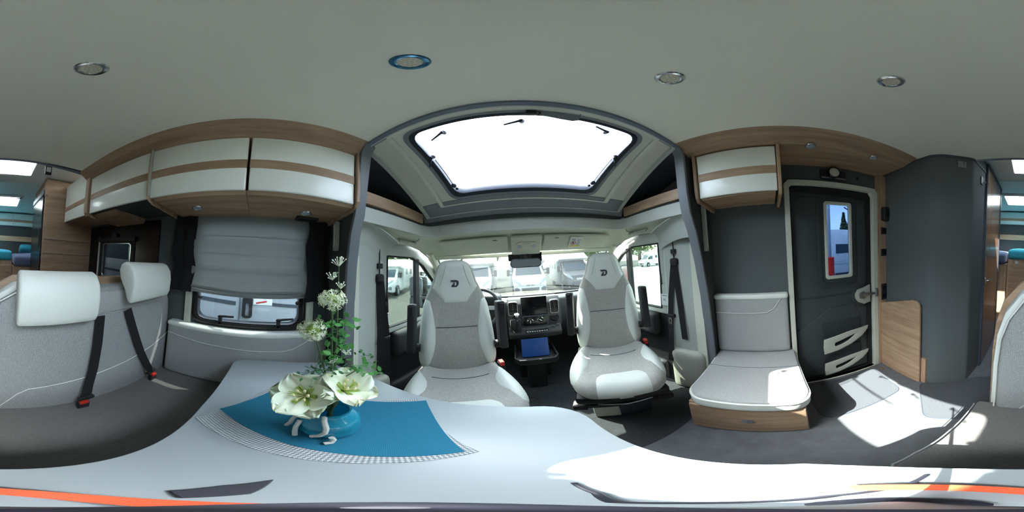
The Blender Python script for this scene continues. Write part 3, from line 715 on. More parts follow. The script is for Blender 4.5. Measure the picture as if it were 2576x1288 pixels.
# ================================================================== right side: single seat
t = thing('box_bench', 'single grey seat on an oak box beside the entrance door', 'bench', (.9, .16, 0))
b = MB(); b.box(.625, 1.195, -.10, .425, 0, .37, .003); b.build('box', 'wood_y', t)
b = MB(); b.box(.612, .628, -.095, .42, .03, .355, .003); d = b.build('drawer', 'wood_y', t)
b = MB(); b.lathe([(.001, 0), (.026, 0), (.028, -.004), (.018, -.007), (.001, -.003)], (.612, .155, .21), 20, ax='x', mtx=Matrix.Scale(1, 3)); b.build('pull', 'chrome', d, smooth=True)
def sq(p): return p
P = [(1.195, -.135), (1.195, .436)]+arc(.70, .336, .10, 90, 180, 6)+arc(.70, -.035, .10, 180, 270, 6)
P = [(x, y) for x, y in P]
b = MB(); b.prism([(x if x > 1.1 else x-.002, y) for x, y in P], 'z', .375, .46); b.build('seat_border', 'vinyl', t, smooth=True, bevel=.012, bseg=3)
b = MB(); b.prism([(x if x > 1.1 else .004+x, y*.985+.002) for x, y in P], 'z', .44, .474); b.build('seat_top', 'bench_fabric', t, smooth=True, bevel=.014, bseg=3)
b = MB(); b.tube([(1.19, -.133, .455)]+[(x-.004, y, .455) for x, y in P[::-1][:-2]]+[(1.19, .436, .455)], .0035, 6); b.build('piping', 'vinyl', t, smooth=True)
b = MB(); b.tube([(.94, -.13, .4735), (.94, .43, .4735)], .002, 6); b.build('stitching', 'edge_dark', t)
b = MB(); b.cushion(1.135, 1.196, -.105, .435, .478, .985, .022, 0, 14); b.build('backrest', 'bench_fabric', t, smooth=True)
b = MB(); b.cushion(1.128, 1.196, -.108, .438, .955, .992, .014, 0, 10); b.build('top_border', 'vinyl', t, smooth=True)
b = MB(); b.tube([(1.133, .43, .85), (1.132, .2, .845), (1.132, .05, .85), (1.132, 0, .88), (1.133, -.05, .95)], .0022, 6); b.build('stitching', 'vinyl', t, smooth=True)
def strip(label, x, y, z0, z1):
    t = thing('strip_lamp', label, 'light', (x, y, z0), 'slim vertical strips by the bulkhead')
    b = MB(); b.box(x-.02, x+.02, y-.012, y+.012, z0, z1, .004); b.build('housing', 'grey_cream', t)
    b = MB(); b.box(x-.008, x+.008, y-.016, y-.011, z0+.02, z1-.02, .002); b.build('diffuser', 'frame_cream', t)
strip('slim cream vertical strip beside the bulkhead on the passenger side', 1.03, .425, 1.33, 1.645)
strip('slim grey vertical strip beside the bulkhead on the driver side', -.83, .425, 1.43, 1.60)

# ================================================================== entrance door
t = sstruct('door_1', 'dark entrance door with narrow window and two curved pockets', (1.21, -.5, 0))
b = MB(); b.ring([(-.897, -.0), (-.897, 1.80), (-.865, 1.832), (-.15, 1.836), (-.118, 1.80), (-.118, 0)], [(-.845, .012), (-.845, 1.75), (-.82, 1.79), (-.18, 1.80), (-.155, 1.78), (-.155, .012)], 'x', 1.155, 1.20); b.build('door_frame', 'frame_cream', t, bevel=.004)
b = MB(); b.box(1.195, 1.24, -.155, -.145, 0, 1.8); b.build('jamb', 'grey_cream', t)
b = MB(); b.ring([(-.845, 0), (-.845, 1.80), (-.155, 1.80), (-.155, 0)]*1, [(-.80, .03), (-.80, 1.72), (-.17, 1.75), (-.17, .03)], 'x', 1.20, 1.235); b.build('rubber_seal', 'rubber', t)
LO = rrect(-.825, -.16, .02, 1.765, [.03, .09, .03, .03], 5); WI = rrect(-.648, -.435, 1.065, 1.665, .02, 5)
b = MB(); b.ring(LO, WI, 'x', 1.215, 1.255); leaf = b.build('door_leaf', 'door_dark', t, smooth=True, bevel=.003)
b = MB(); b.ring(rrect(-.71, -.36, .98, 1.74, .05), rrect(-.68, -.40, 1.02, 1.70, .04), 'x', 1.209, 1.217); b.ring(rrect(-.80, -.18, .90, 1.72, [.06, .08, .02, .02]), rrect(-.785, -.195, .915, 1.705, [.06, .07, .02, .02]), 'x', 1.211, 1.217); b.build('leaf_relief', 'door_dark2', t, smooth=True, bevel=.002)
b = MB(); b.ring(rrect(-.662, -.42, 1.05, 1.68, .025), rrect(-.640, -.443, 1.073, 1.657, .02), 'x', 1.203, 1.235); wf = b.build('window_frame', 'frame_cream', t, smooth=True, bevel=.003)
b = MB(); b.box(1.228, 1.232, -.645, -.44, 1.07, 1.66); b.build('pane', 'door_glass', wf)
# swooping panel recess and pockets
b = MB(); b.prism([(-.30, .70), (-.17, .62), (-.17, .05), (-.79, .05), (-.79, .30), (-.74, .66), (-.66, .80), (-.45, .80)], 'x', 1.207, 1.218); b.build('lower_panel', 'door_dark', t, bevel=.004)
def pocket(dz):
    o = [(-.362, .535+dz), (-.46, .552+dz), (-.58, .572+dz), (-.765, .582+dz), (-.755, .545+dz), (-.70, .49+dz), (-.60, .435+dz), (-.48, .395+dz), (-.36, .375+dz), (-.355, .45+dz)]
    i = [(-.452, .485+dz), (-.50, .497+dz), (-.56, .515+dz), (-.645, .535+dz), (-.635, .522+dz), (-.61, .503+dz), (-.57, .475+dz), (-.52, .453+dz), (-.458, .44+dz), (-.447, .46+dz)]
    b = MB(); b.ring(o, i, 'x', 1.135, 1.147); p = b.build('pocket', 'grey_cream', t, smooth=True, bevel=.003)
    b = MB(); b.prism([(-.37, .39+dz), (-.70, .50+dz), (-.74, .56+dz), (-.70, .48+dz), (-.60, .42+dz), (-.48, .38+dz), (-.37, .365+dz)], 'x', 1.14, 1.212); b.box(1.195, 1.21, -.72, -.37, .40+dz, .66+dz, .006); b.build('pocket_well', 'door_dark2', p)
pocket(0); pocket(-.28)
b = MB(); b.lathe([(.001, -.03), (.07, -.03), (.092, -.02), (.1, 0), (.001, 0)], (1.215, -.735, .865), 32, ax='x'); h = b.build('lock_plate', 'door_dark2', t, smooth=True)
b = MB(); b.prism([(-.665, .90), (-.69, .935), (-.75, .945), (-.815, .965), (-.82, .80), (-.75, .79), (-.69, .82), (-.665, .86)], 'x', 1.17, 1.187); b.build('lock_cover', 'grey_cream', h, smooth=True, bevel=.005)
b = MB(); b.prism([(-.70, .90), (-.745, .915), (-.765, .875), (-.745, .845), (-.70, .855)], 'x', 1.155, 1.172); b.box(1.15, 1.17, -.86, -.74, .868, .893, .005); b.box(1.14, 1.165, -.882, -.855, .845, .925, .005); b.build('lever', 'brushed', h, smooth=True, bevel=.003)
b = MB(); b.box(1.16, 1.24, -.845, -.155, -.012, .012, .003); b.build('threshold', 'door_dark2', t)
b = MB(); b.box(1.225, 1.255, -.85, -.15, 0.0, .02); b.build('sill', 'rubber', t)
# lamp above the door
t = thing('door_lamp', 'black bar lamp with round lens above the entrance door', 'light', (1.19, -.5, 1.88))
b = MB(); b.box(1.172, 1.2, -.605, -.395, 1.875, 1.955, .008); b.build('bar', 'black_plastic', t)
b = MB(); b.box(1.168, 1.2, -.60, -.40, 1.868, 1.884, .003); b.build('ledge', 'brushed', t)
b = MB(); b.lathe([(.048, 0), (.048, -.03), (.042, -.036), (.040, -.030), (.040, 0)], (1.175, -.495, 1.92), 30, ax='x'); b.build('rim', 'black_gloss', t, smooth=True)
b = MB(); b.lathe([(.040, -.0), (.040, -.028), (.02, -.033), (.001, -.034)], (1.175, -.495, 1.92), 24, ax='x'); b.build('lens', 'lamp_lens', t, smooth=True)
b = MB(); b.lathe([(.001, -.012), (.009, -.012), (.012, 0), (.001, 0)], (1.2, -.72, 1.92), 16, ax='x'); tag(b.build('door_sensor', 'black_plastic', smooth=True), 'tiny black knob on the wall above the door, near the dark column', 'sensor')
# oak strip with switches
b = MB(); b.box(1.15, 1.2, -.99, -.90, 0, 1.99, .002); S_ = struct(b, 'trim_6', 'wood_z', 'narrow oak strip carrying the switches right of the entrance door')
def switch(name, label, cat, y0, y1, z0, z1, x=1.15, d=.012, toggles=0, g=None):
    t = thing(name, label, cat, (x, (y0+y1)/2, z0), g)
    b = MB(); b.box(x-d, x, y0, y1, z0, z1, .003); b.build('plate', 'black_plastic', t)
    if toggles:
        for k in range(toggles):
            zz = z0+(z1-z0)*(k+.5)/toggles; b = MB(); b.box(x-d-.006, x-d+.002, y0+.012, y1-.012, zz-.014, zz+.014, .003); b.build('rocker', 'black_gloss', t)
    return t
switch('light_switch', 'black square wall switch on the oak strip, upper of the two', 'switch', -.985, -.925, 1.415, 1.475, toggles=1)
switch('light_switch', 'black square switch with tiny white mark on the oak strip', 'switch', -.985, -.925, 1.215, 1.28, toggles=1)
b = MB(); b.box(1.133, 1.137, -.957, -.95, 1.243, 1.247); o = b.build('mark', 'label_white', [x for x in COL.objects if x.name.startswith('light_switch')][-1])
switch('socket_panel', 'tall black socket panel low on the oak strip', 'socket', -.985, -.925, .80, .955, toggles=2)
t = thing('thermostat', 'black thermostat box on the corner beside the entrance door', 'thermostat', (1.12, -.97, 1.53))
b = MB(); b.box(1.095, 1.15, -1.0, -.925, 1.535, 1.66, .01, 3); b.build('housing', 'black_plastic', t, smooth=True)
b = MB(); b.box(1.09, 1.097, -.985, -.945, 1.575, 1.63, .004); b.build('display', 'screen', t)
# low oak partition
b = MB(); b.prism([(1.2, 0), (1.2, .755), (.86, .865), (.78, .888)]+[(.74, .888), (.715, .87), (.705, .84), (.703, .80)]+[(.703, 0)], 'y', -.945, -.925)
w = b.build('low_partition', 'wood_x', bevel=.003); tag(w, 'low oak partition with rounded corner between door and dark column', 'partition')
b = MB(); b.box(.66, .702, -.975, -.945, 0, .33, .003); tag(b.build('oak_post', 'wood_z'), 'short oak block at the foot of the dark column', 'post')
# column with rounded corners
def rc(P, r, n=4):
    out = []
    for i in range(len(P)):
        p = Vector(P[i]); a = (Vector(P[i-1])-p); c = (Vector(P[(i+1) % len(P)])-p); rr = min(r, a.length*.45, c.length*.45)
        if rr < 1e-4: out.append(tuple(p)); continue
        A = p+a.normalized()*rr; Cc = p+c.normalized()*rr
        for k in range(n+1): s = k/n; out.append(tuple(A*(1-s)**2+p*2*s*(1-s)+Cc*s*s))
    return out
CP = [(1.2, -.99), (.655, -.965), (.575, -1.0), (.405, -1.14), (.388, -1.40), (1.2, -1.40)]
P = [(1.2, -.985)]+rc([(1.2, -.99), (.655, -.965), (.575, -1.0), (.405, -1.14), (.388, -1.40), (1.2, -1.40)], .022)[5:20]+[(.388, -1.40), (1.2, -1.40)]
b = MB(); b.prism(P, 'z', 0, 2.14); struct(b, 'wall_column', 'wall_grey', 'dark grey bathroom wall with rounded corners', smooth=True, ang=25)
b = MB(); b.prism([(x-.006 if x < 1.1 else x, y+.008) for x, y in P], 'z', 2.012, 2.03); struct(b, 'trim_7', 'edge_dark', 'dark trim where the column meets the ceiling')
b = MB(); b.box(.39, 1.2, -2.2, -1.40, 0, 2.14); struct(b, 'wall_aisle', 'wall_grey', 'bathroom side wall')
t = sstruct('door_2', 'polished dark wood bathroom door with chrome lever', (.385, -1.8, 0))
b = MB(); b.box(.372, .389, -2.12, -1.425, .02, 2.09, .002); dl = b.build('door_leaf', 'wood_dark', t)
b = MB(); b.ring([(-2.165, 0), (-2.165, 2.12), (-1.405, 2.12), (-1.405, 0)], [(-2.12, .02), (-2.12, 2.09), (-1.425, 2.09), (-1.425, .02)], 'x', .366, .392); b.build('door_frame', 'edge_dark', t)
b = MB(); b.box(.362, .373, -1.50, -1.46, .96, 1.02, .004); b.tube([(.368, -1.48, .99), (.345, -1.48, .99), (.335, -1.50, .99), (.335, -1.60, .985)], .007, 8); b.build('handle', 'chrome', dl, smooth=True)
t = thing('coat_hook', 'small chrome double hook high on the dark column facing the table', 'hook', (.47, -1.07, 1.93), 'chrome hooks on the bathroom column')
M = Matrix.Rotation(RA(40), 3, 'Z')
b = MB(); b.box(.44, .50, -1.084, -1.078, 1.93, 1.985, .002, rot=M); b.build('plate', 'brushed', t)
b = MB(); b.tube([(.455, -1.07, 1.95), (.445, -1.05, 1.945), (.445, -1.045, 1.955)], .004, 6); b.build('prong', 'chrome', t, smooth=True); b = MB(); b.tube([(.49, -1.04+-.0, 1.95), (.475, -1.03, 1.945), (.475, -1.025, 1.955)], .004, 6); b.build('prong', 'chrome', t, smooth=True)
t = thing('coat_hook', 'chrome hook on the aisle side of the dark column beside the bathroom door', 'hook', (.385, -1.3, 1.86), 'chrome hooks on the bathroom column')
b = MB(); b.box(.382, .394, -1.33, -1.28, 1.86, 1.93, .004); b.build('plate', 'brushed', t)
b = MB(); b.tube([(.385, -1.305, 1.875), (.36, -1.305, 1.87), (.355, -1.305, 1.885)], .005, 6); b.build('prong', 'chrome', t, smooth=True)
# floor mats
MP1 = rc([(.69, -.915), (.42, -.60), (.09, -.76), (.17, -1.27), (.33, -1.22)], .05)
MP2 = rc([(1.13, -.80), (.74, -.77), (.70, -.20), (1.13, -.17)], .06)
for P_, lb in ((MP1, 'speckled grey carpet mat in front of the bathroom column'), (MP2, 'speckled grey carpet mat inside the entrance door')):
    b = MB(); b.prism(P_, 'z', .0, .006); fm = tag(b.build('floor_mat', 'mat_carpet'), lb, 'mat')
    b = MB(); b.tube([(x, y, .005) for x, y in P_+P_[:1]], .0035, 6, cap=False); b.build('binding', 'edge_dark', fm, smooth=True)
b = MB(); b.lathe([(.001, .004), (.016, .004), (.018, 0), (.001, 0)], (1.07, -.86, 0), 16); tag(b.build('floor_plug', 'wood_dark'), 'small brown round plug in the floor near the low partition', 'plug')

# ================================================================== bedroom at the rear
def hatch(label, x0, x1, y0, y1, z):
    t = thing('roof_hatch', label, 'hatch', ((x0+x1)/2, (y0+y1)/2, z), 'white roof hatches at the rear')
    b = MB(); b.ring(rrect(x0-.05, x1+.05, y0-.05, y1+.05, .03), rrect(x0+.005, x1-.005, y0+.005, y1-.005, .02), 'z', z-.025, z); b.build('frame', 'rear_ceiling', t, smooth=True, bevel=.006)
    b = MB(); b.ring(rrect(x0-.002, x1+.002, y0-.002, y1+.002, .02), rrect(x0+.004, x1-.004, y0+.004, y1-.004, .02), 'z', z, z+.12); b.build('shaft', 'rear_ceiling', t)
    b = MB(); b.box(x0, x1, y0, y1, z+.11, z+.118); b.build('dome', 'skylight_glass', t)
    return t
hatch('bright roof hatch just behind the lounge ceiling edge', -.24, .17, -1.66, -1.30, 2.15)
t = hatch('bright framed roof hatch over the beds', -.22, .38, -3.0, -2.44, 2.13)
b = MB(); b.tube([(-.24, -2.40, 2.10), (-.22, -2.36, 2.07), (-.16, -2.36, 2.07)], .007, 6); b.build('catch', 'black_plastic', t)
def f(nm, m, lb, *bx): b = MB(); b.box(*bx, .003); return struct(b, nm, m, lb)
t = thing('bedroom_locker', 'row of pale teal overhead lockers across the rear wall', 'cabinet', (.1, -3.75, 1.82))
b = MB(); b.box(-1.0, 1.2, -4.2, -3.62, 1.82, 2.10); b.build('body', 'pale_teal', t)
for x0, x1 in ((-.98, -.20), (-.19, .62), (.63, 1.19)):
    b = MB(); b.box(x0, x1, -3.62, -3.60, 1.835, 2.08, .004); d = b.build('door', 'pale_teal', t)
    b = MB(); b.box(x0, x1, -3.62, -3.598, 1.90, 1.955); b.build('wood_band', 'wood_x', d)
b = MB(); b.box(-1.0, 1.2, -3.66, -3.64, .9, 1.82); struct(b, 'wall_rear', 'wall_dark', 'dark padded wall behind the beds')
b = MB(); b.box(-1.0, 1.2, -3.64, -3.62, 1.47, 1.585, .003); struct(b, 'trim_8', 'wood_x', 'pale oak band across the wall behind the beds')
def bed(label, x0, x1):
    t = thing('bed', label, 'bed', ((x0+x1)/2, -3.2, 0), 'single beds at the rear')
    b = MB(); b.box(x0, x1, -3.64, -2.7, 0, 1.02, .003); b.build('base', 'wood_z', t)
    b = MB(); b.cushion(x0+.01, x1-.01, -3.62, -2.66, 1.02, 1.20, .05, .04, 12); b.build('mattress', 'bed_cloth', t, smooth=True)
    return t
bed('single bed with blue grey cover on the left behind the fridge', -.99, -.18)
bed('single bed with blue grey cover on the right behind the bathroom door', .33, 1.19)
t = thing('bed_step_box', 'oak box between the beds topped by a teal cushion pad', 'box', (.075, -3.2, 0))
b = MB(); b.box(-.175, .325, -3.64, -2.86, .30, 1.10, .003); b.build('box', 'wood_z', t)
b = MB(); b.box(-.14, .29, -2.862, -2.852, .38, 1.02, .003); d = b.build('door', 'wood_x', t)
b = MB(); b.lathe([(.001, -.012), (.03, -.012), (.034, 0), (.001, 0)], (.16, -2.852, 1.05), 20, ax='y', mtx=Matrix.Scale(-1, 3, (0, 1, 0))); b.build('pull', 'chrome', t, smooth=True)
b = MB(); b.box(-.17, .32, -2.86, -2.62, .0, .30, .006); b.build('step', 'wood_x', t)
b = MB(); b.cushion(-.17, .32, -3.6, -2.84, 1.102, 1.27, .04, .02, 10); tag(b.build('teal_pad', 'teal_cloth', smooth=True), 'teal cushion pad between the two beds', 'cushion')
def pillow(label, c, s, rz):
    b = MB(); b.cushion(-s, s, -.12, .12, -.06, .06, .058, .03, 10); b.xf(Matrix.Translation(c) @ Matrix.Rotation(rz, 4, 'Z') @ Matrix.Rotation(RA(35), 4, 'X')); tag(b.build('pillow', 'teal_cloth', smooth=True), label, 'pillow')
pillow('ribbed teal pillow at the head of the left bed', (-.55, -3.48, 1.31), .2, 0)
# ================================================================== roof hatch of the driving cab
K = .42; PY0, PZ0 = .5, 2.01; SLN = math.hypot(1, K)
def SLP(x, y, h=0):      # point on the sloping roof over the cab; h = height above its inner face
    z = PZ0-K*(y-PY0); return Vector((x, y+h*K/SLN, z+h/SLN))
def slring(mb, outer, inner, h0, h1):
    bm = mb.bm; n = len(outer)
    V = [[bm.verts.new(SLP(x, y, h)) for x, y in P] for P in (outer, inner) for h in (h0, h1)]
    o0, o1, i0, i1 = V
    for i in range(n):
        j = (i+1) % n
        for f in ((o0[i], o0[j], i0[j], i0[i]), (o1[i], i1[i], i1[j], o1[j]), (o0[i], o1[i], o1[j], o0[j]), (i0[i], i0[j], i1[j], i1[i])): bm.faces.new(f)
    return mb
def slprism(mb, poly, h0, h1):
    bm = mb.bm; A = [bm.verts.new(SLP(x, y, h0)) for x, y in poly]; B = [bm.verts.new(SLP(x, y, h1)) for x, y in poly]; n = len(poly)
    bm.faces.new(A); bm.faces.new(B[::-1])
    for i in range(n): bm.faces.new((A[i], A[(i+1) % n], B[(i+1) % n], B[i]))
    return mb
def trap(l0, r0, y0, l1, r1, y1, r, n=5):   # rounded trapezoid; index-compatible
    C4 = [Vector((r1, y1)), Vector((l1, y1)), Vector((l0, y0)), Vector((r0, y0))]; out = []
    for i in range(4):
        p = C4[i]; a = (C4[i-1]-p).normalized()*r; c = (C4[(i+1) % 4]-p).normalized()*r
        for k in range(n+1): s = k/n; out.append(tuple((p+a)*(1-s)**2+p*2*s*(1-s)+(p+c)*s*s))
    return out
GL = trap(-.374, .549, .515, -.331, .508, .948, .06)
G2 = trap(-.40, .575, .502, -.365, .545, .978, .065); G3 = trap(-.425, .60, .490, -.385, .565, 1.0, .07)
OUT = trap(-.60, .775, .462, -.64, .86, 1.125, .01)
t = sstruct('window_3', 'large cab roof window in its sloping cream surround', (.09, .76, 1.85))
b = MB(); slring(b, OUT, G3, 0, .05); b.build('roof_panel', 'slab_cream', t)
b = MB(); slring(b, G3, G2, -.004, .06); b.build('inner_frame', 'slab_dark', t, smooth=True)
b = MB(); slring(b, G2, GL, -.010, .04); b.build('seal', 'seal', t, smooth=True, bevel=.004)
b = MB(); slprism(b, G2, .036, .040); b.build('pane', 'skylight_glass', t)
b = MB(); slring(b, trap(-.47, .66, .468, -.49, .70, 1.04, .01), trap(-.45, .635, .480, -.462, .665, 1.03, .01), -.012, .0); b.build('guide_rail', 'slab_rail', t)
b = MB(); slring(b, trap(-.62, .795, .455, -.66, .88, 1.13, .004), trap(-.592, .767, .470, -.628, .846, 1.12, .004), -.014, .0); b.build('rim', 'rim_grey', t)
b = MB(); slprism(b, [(-.64, 1.00), (.86, 1.00), (.88, 1.13), (-.66, 1.13)], -.006, -.001); b.build('lower_shade', 'slab_dark', t)
def latch(x, y, ang, nm='latch'):
    b = MB(); c = Vector((x, y)); d = Vector((cos(ang), sin(ang))); n = Vector((-d.y, d.x))
    pts = [SLP(*(c-n*.012), .0), SLP(*c, -.014), SLP(*(c+d*.02), -.018), SLP(*(c+d*.065), -.015)]
    b.tube(pts, [.011, .009, .006, .0045], 8); b.ball(SLP(*(c-n*.006), -.004), .012, 2); b.build(nm, 'seal', t, smooth=True)
latch(.058, .537, pi-.3); latch(-.24, .545, pi-.4); latch(.40, .537, pi+.2)
latch(-.352, .66, 2.2); latch(.522, .67, .9)
for x in (-.322, .495):
    b = MB(); b.ball(SLP(x, .875, -.012), .016, 2, (1, 1.3, .9)); b.ball(SLP(x*.97, .90, -.014), .010, 2); b.build('knob', 'seal', t, smooth=True)
    b = MB(); b.tube([SLP(x-(.02 if x < 0 else -.02), .68, -.012), SLP(x, .88, -.012)], .004, 6); b.build('stay', 'brushed', t, smooth=True)
# outer roof shell over the cab (closes the sides, open at the glass)
S('trim_26', 'edge_dark', 'dark roof lining above the cab shelves', lambda b: (slring(b, trap(-1.02, 1.22, .47, -1.02, 1.22, 1.25, .005), trap(-.60, .77, .46, -.60, .77, 1.03, .005), .052, .075)))
def f(b):
    b.box(-1.0, -.96, .47, 1.25, 1.60, 2.12); b.box(1.16, 1.2, .47, 1.25, 1.60, 2.12); b.box(-1.0, 1.2, 1.19, 1.23, 1.60, 1.83)
S('trim_24', 'wall_dark', 'dark lining inside the cab shelves', f)
# webbing strap with buckle hanging on the front roof edge
t2 = thing('roof_strap', 'grey strap with black buckle hanging from the ceiling edge above the roof window', 'strap', (.12, .50, 2.0))
b = MB(); b.strap([(.10, .492, 2.0), (.14, .494, 1.996), (.19, .497, 1.988), (.235, .497, 1.985), (.255, .49, 1.99), (.262, .483, 2.01)], (0, .012, -.028), .002)
bm_ = b; b.build('webbing', 'slab_dark', t2)
b = MB(); b.box(.072, .108, .484, .497, 1.983, 2.012, .003); b.tube([(.108, .49, 2.008), (.122, .492, 1.998), (.112, .494, 1.985)], .003, 6); b.tube([(.075, .492, 1.99), (.062, .494, 1.985), (.078, .494, 1.98)], .002, 6); b.build('buckle', 'black_plastic', t2, smooth=True)

# ledge rim, shelves and headliner
def upath(x0, x1, yb, y0, r, n=6):
    return [(x0, yb), (x0, (yb+y0)/2)]+[(x0+r-r*cos(RA(90*k/n)), y0-r+r*sin(RA(90*k/n))) for k in range(n+1)]+[((x0+x1)/2-.25, y0), ((x0+x1)/2+.25, y0)]+[(x1-r+r*sin(RA(90*k/n)), y0-r+r*cos(RA(90*k/n))) for k in range(n+1)]+[(x1, (yb+y0)/2), (x1, yb)]
IN = upath(-.68, .905, .48, 1.15, .09)
def band(mb, pa, za0, za1, pb=None):
    bm = mb.bm; pb = pb or pa; n = len(pa)
    A = [bm.verts.new((x, y, za0)) for x, y in pa]; B = [bm.verts.new((x, y, za1)) for x, y in pb]
    for i in range(n-1): bm.faces.new((A[i], A[i+1], B[i+1], B[i]))
    return mb
def offs(P, d):
    cx = .11; return [(x+(d if x > cx else -d)*(1 if abs(x-cx) > .6 else abs(x-cx)/.6), y+(d if y > .9 else 0)) for x, y in P]
def ringband(P, d, z0, z1, name, m, lb, **k):
    b = MB(); Q = offs(P, d); band(b, P, z0, z1); band(b, Q, z0, z1)
    bm = b.bm
    for z in (z0, z1):
        A = [bm.verts.new((x, y, z)) for x, y in P]; B = [bm.verts.new((x, y, z)) for x, y in Q]
        for i in range(len(P)-1): bm.faces.new((A[i], A[i+1], B[i+1], B[i]))
    return struct(b, name, m, lb, smooth=True, **k)
ringband(IN, .02, 1.585, 1.672, 'trim_9', 'rim_grey', 'grey rim running round the cab roof opening')
ringband(offs(IN, .012), .02, 1.655, 1.69, 'trim_10', 'blue_grey', 'blue grey upper edge of the cab roof rim')
b = MB(); b.box(-.70, -.672, .485, 1.085, 1.69, 1.768, .003); b.build('x', 'wood_y') if False else struct(b, 'trim_11', 'wood_y', 'oak edge board of the cab shelf, driver side')
b = MB(); b.box(.895, .922, .485, 1.085, 1.69, 1.768, .003); struct(b, 'trim_12', 'wood_y', 'oak edge board of the cab shelf, passenger side')
S('trim_25', 'wall_dark', 'dark floor of the cab side shelves', lambda b: (b.box(-.96, -.69, .485, 1.19, 1.672, 1.69), b.box(.912, 1.16, .485, 1.19, 1.672, 1.69), b.box(-.70, .92, 1.13, 1.19, 1.672, 1.70)))
S('trim_13', 'slab_dark', 'dark band between roof window and cab rim', lambda b: b.prism([(1.11, 1.76), (1.14, 1.69), (1.19, 1.69), (1.19, 1.78), (1.12, 1.78)], 'x', -.69, .91))
# headliner surface from the rim out to doors and windscreen
OUTP = []
for i, (x, y) in enumerate(IN):
    n = len(IN)
nI = len(IN)
def outp(s):   # s in 0..1 along the path
    L = [(-.85, .48, 1.50), (-.85, .80, 1.52), (-.85, 1.10, 1.53), (-.845, 1.28, 1.50), (-.80, 1.41, 1.445), (-.60, 1.455, 1.44), (-.10, 1.47, 1.445), (.10, 1.47, 1.445), (.30, 1.47, 1.445), (.80, 1.455, 1.44), (1.0, 1.41, 1.445), (1.045, 1.28, 1.50), (1.05, 1.10, 1.53), (1.05, .80, 1.52), (1.05, .48, 1.50)]
    f = s*(len(L)-1); i = min(int(f), len(L)-2); f -= i; return Vector(L[i])*(1-f)+Vector(L[i+1])*f
def hl(u, v):
    i = u*(nI-1); k = min(int(i), nI-2); a = i-k
    p = Vector((*IN[k], 1.59))*(1-a)+Vector((*IN[k+1], 1.59))*a
    q = outp(u); m = p*.35+q*.65; m.z = 1.592
    return p*(1-v)**2+m*2*v*(1-v)+q*v*v
b = MB(); b.grid(hl, 90, 12); struct(b, 'ceiling', 'headliner', 'cream headliner of the driving cab', smooth=True, ang=80)
# recessed oddments on the headliner: arch cover, storage nets
for sx, x0, lb in ((-1, -.72, 'driver'), (1, .945, 'passenger')):
    def arch(u, v, sx=sx):
        y = .48+.34*v; xa = (-.70 if sx < 0 else .92); xb = (-.84 if sx < 0 else 1.045)
        z = 1.60-.10*v*v-.17*(u**2.2)*(1-.25*v)
        return Vector((xa+(xb-xa)*(u**.6)*(.35+.65*v), y, z))
    b = MB(); b.grid(arch, 16, 12, thick=.006); struct(b, 'trim_14' if sx < 0 else 'trim_15', 'pillar_plastic', 'rounded plastic cover above the belt pillar, %s side' % lb, smooth=True, ang=60)
    xx = -.80 if sx < 0 else 1.0
    t2 = thing('headliner_recess', 'small open recess with loose cable above the %s door' % lb, 'recess', (xx, 1.0, 1.56), 'recesses above the cab doors')
    b = MB(); b.box(xx-.03, xx+.03, .92, 1.14, 1.545, 1.562, .006, rot=Matrix.Rotation(-sx*RA(35), 3, 'Y')); b.build('tray', 'grey_cream', t2)
    b = MB(); b.tube([(xx-sx*.06, 1.13, 1.595), (xx-sx*.05, 1.13, 1.57), (xx-sx*.045, 1.10, 1.553), (xx, 1.05, 1.545)], .0025, 6); b.build('cable', 'edge_dark', t2)
# visors, dome light
def visor(label, x0, x1, s):
    t = thing('sun_visor', label, 'visor', ((x0+x1)/2, 1.3, 1.45), 'folded sun visors')
    b = MB(); b.cushion(-(x1-x0)/2, (x1-x0)/2, -.085, .085, -.012, .012, .011, 0, 10)
    b.xf(Matrix.Translation(((x0+x1)/2, 1.325, 1.505)) @ Matrix.Rotation(RA(-36), 4, 'X')); b.build('panel', 'headliner', t, smooth=True)
    cx = x1-.10 if s < 0 else x0+.10
    b = MB(); b.box(cx-.018, cx+.018, 1.245, 1.255, 1.525, 1.53, .002); b.build('clip', 'edge_dark', t)
    return t
visor('folded cream sun visor above the steering wheel', -.62, -.045, -1)
v = visor('folded cream sun visor with warning sticker on the passenger side', .245, .85, 1)
Mv = Matrix.Translation((.52, 1.312, 1.502)) @ Matrix.Rotation(RA(-36), 4, 'X')
b = MB(); b.box(-.055, .055, -.07, .05, -.0165, -.0125).xf(Mv); st = b.build('sticker', 'label_white', v)
b = MB(); b.box(-.045, .05, .032, .044, -.018, -.016).xf(Mv); b.build('sticker_band', 'label_yellow', st)
def annul(r0, r1, cx, cy, z, mb, n=20):
    for k in range(n):
        a, c = 2*pi*k/n, 2*pi*(k+1)/n; mb.quad((cx+r0*cos(a), cy+r0*sin(a), z), (cx+r1*cos(a), cy+r1*sin(a), z), (cx+r1*cos(c), cy+r1*sin(c), z), (cx+r0*cos(c), cy+r0*sin(c), z))
b = MB(); annul(.018, .023, -.02, .0, -.018, b); b.box(-.036, -.004, -.002, .002, -.0185, -.0175, rot=Matrix.Rotation(RA(45), 3, 'Z')); b.xf(Mv); b.build('prohibition_sign', 'label_red', st)
b = MB(); b.ball((-.02, .006, -.0175), .006, 1, (1, 1, .1)); b.box(-.028, -.014, -.012, .002, -.018, -.017)
for k in range(5): b.box(.012, .046-.004*(k % 2), .02-.014*k, .0225-.014*k, -.018, -.017)
b.box(-.04, -.002, -.035, -.032, -.018, -.017); b.box(-.04, -.01, -.045, -.042, -.018, -.017); b.xf(Mv); b.build('sticker_print', 'edge_dark', st)
t2 = thing('dome_lamp', 'cream dome lamp between the two sun visors', 'light', (.105, 1.3, 1.46))
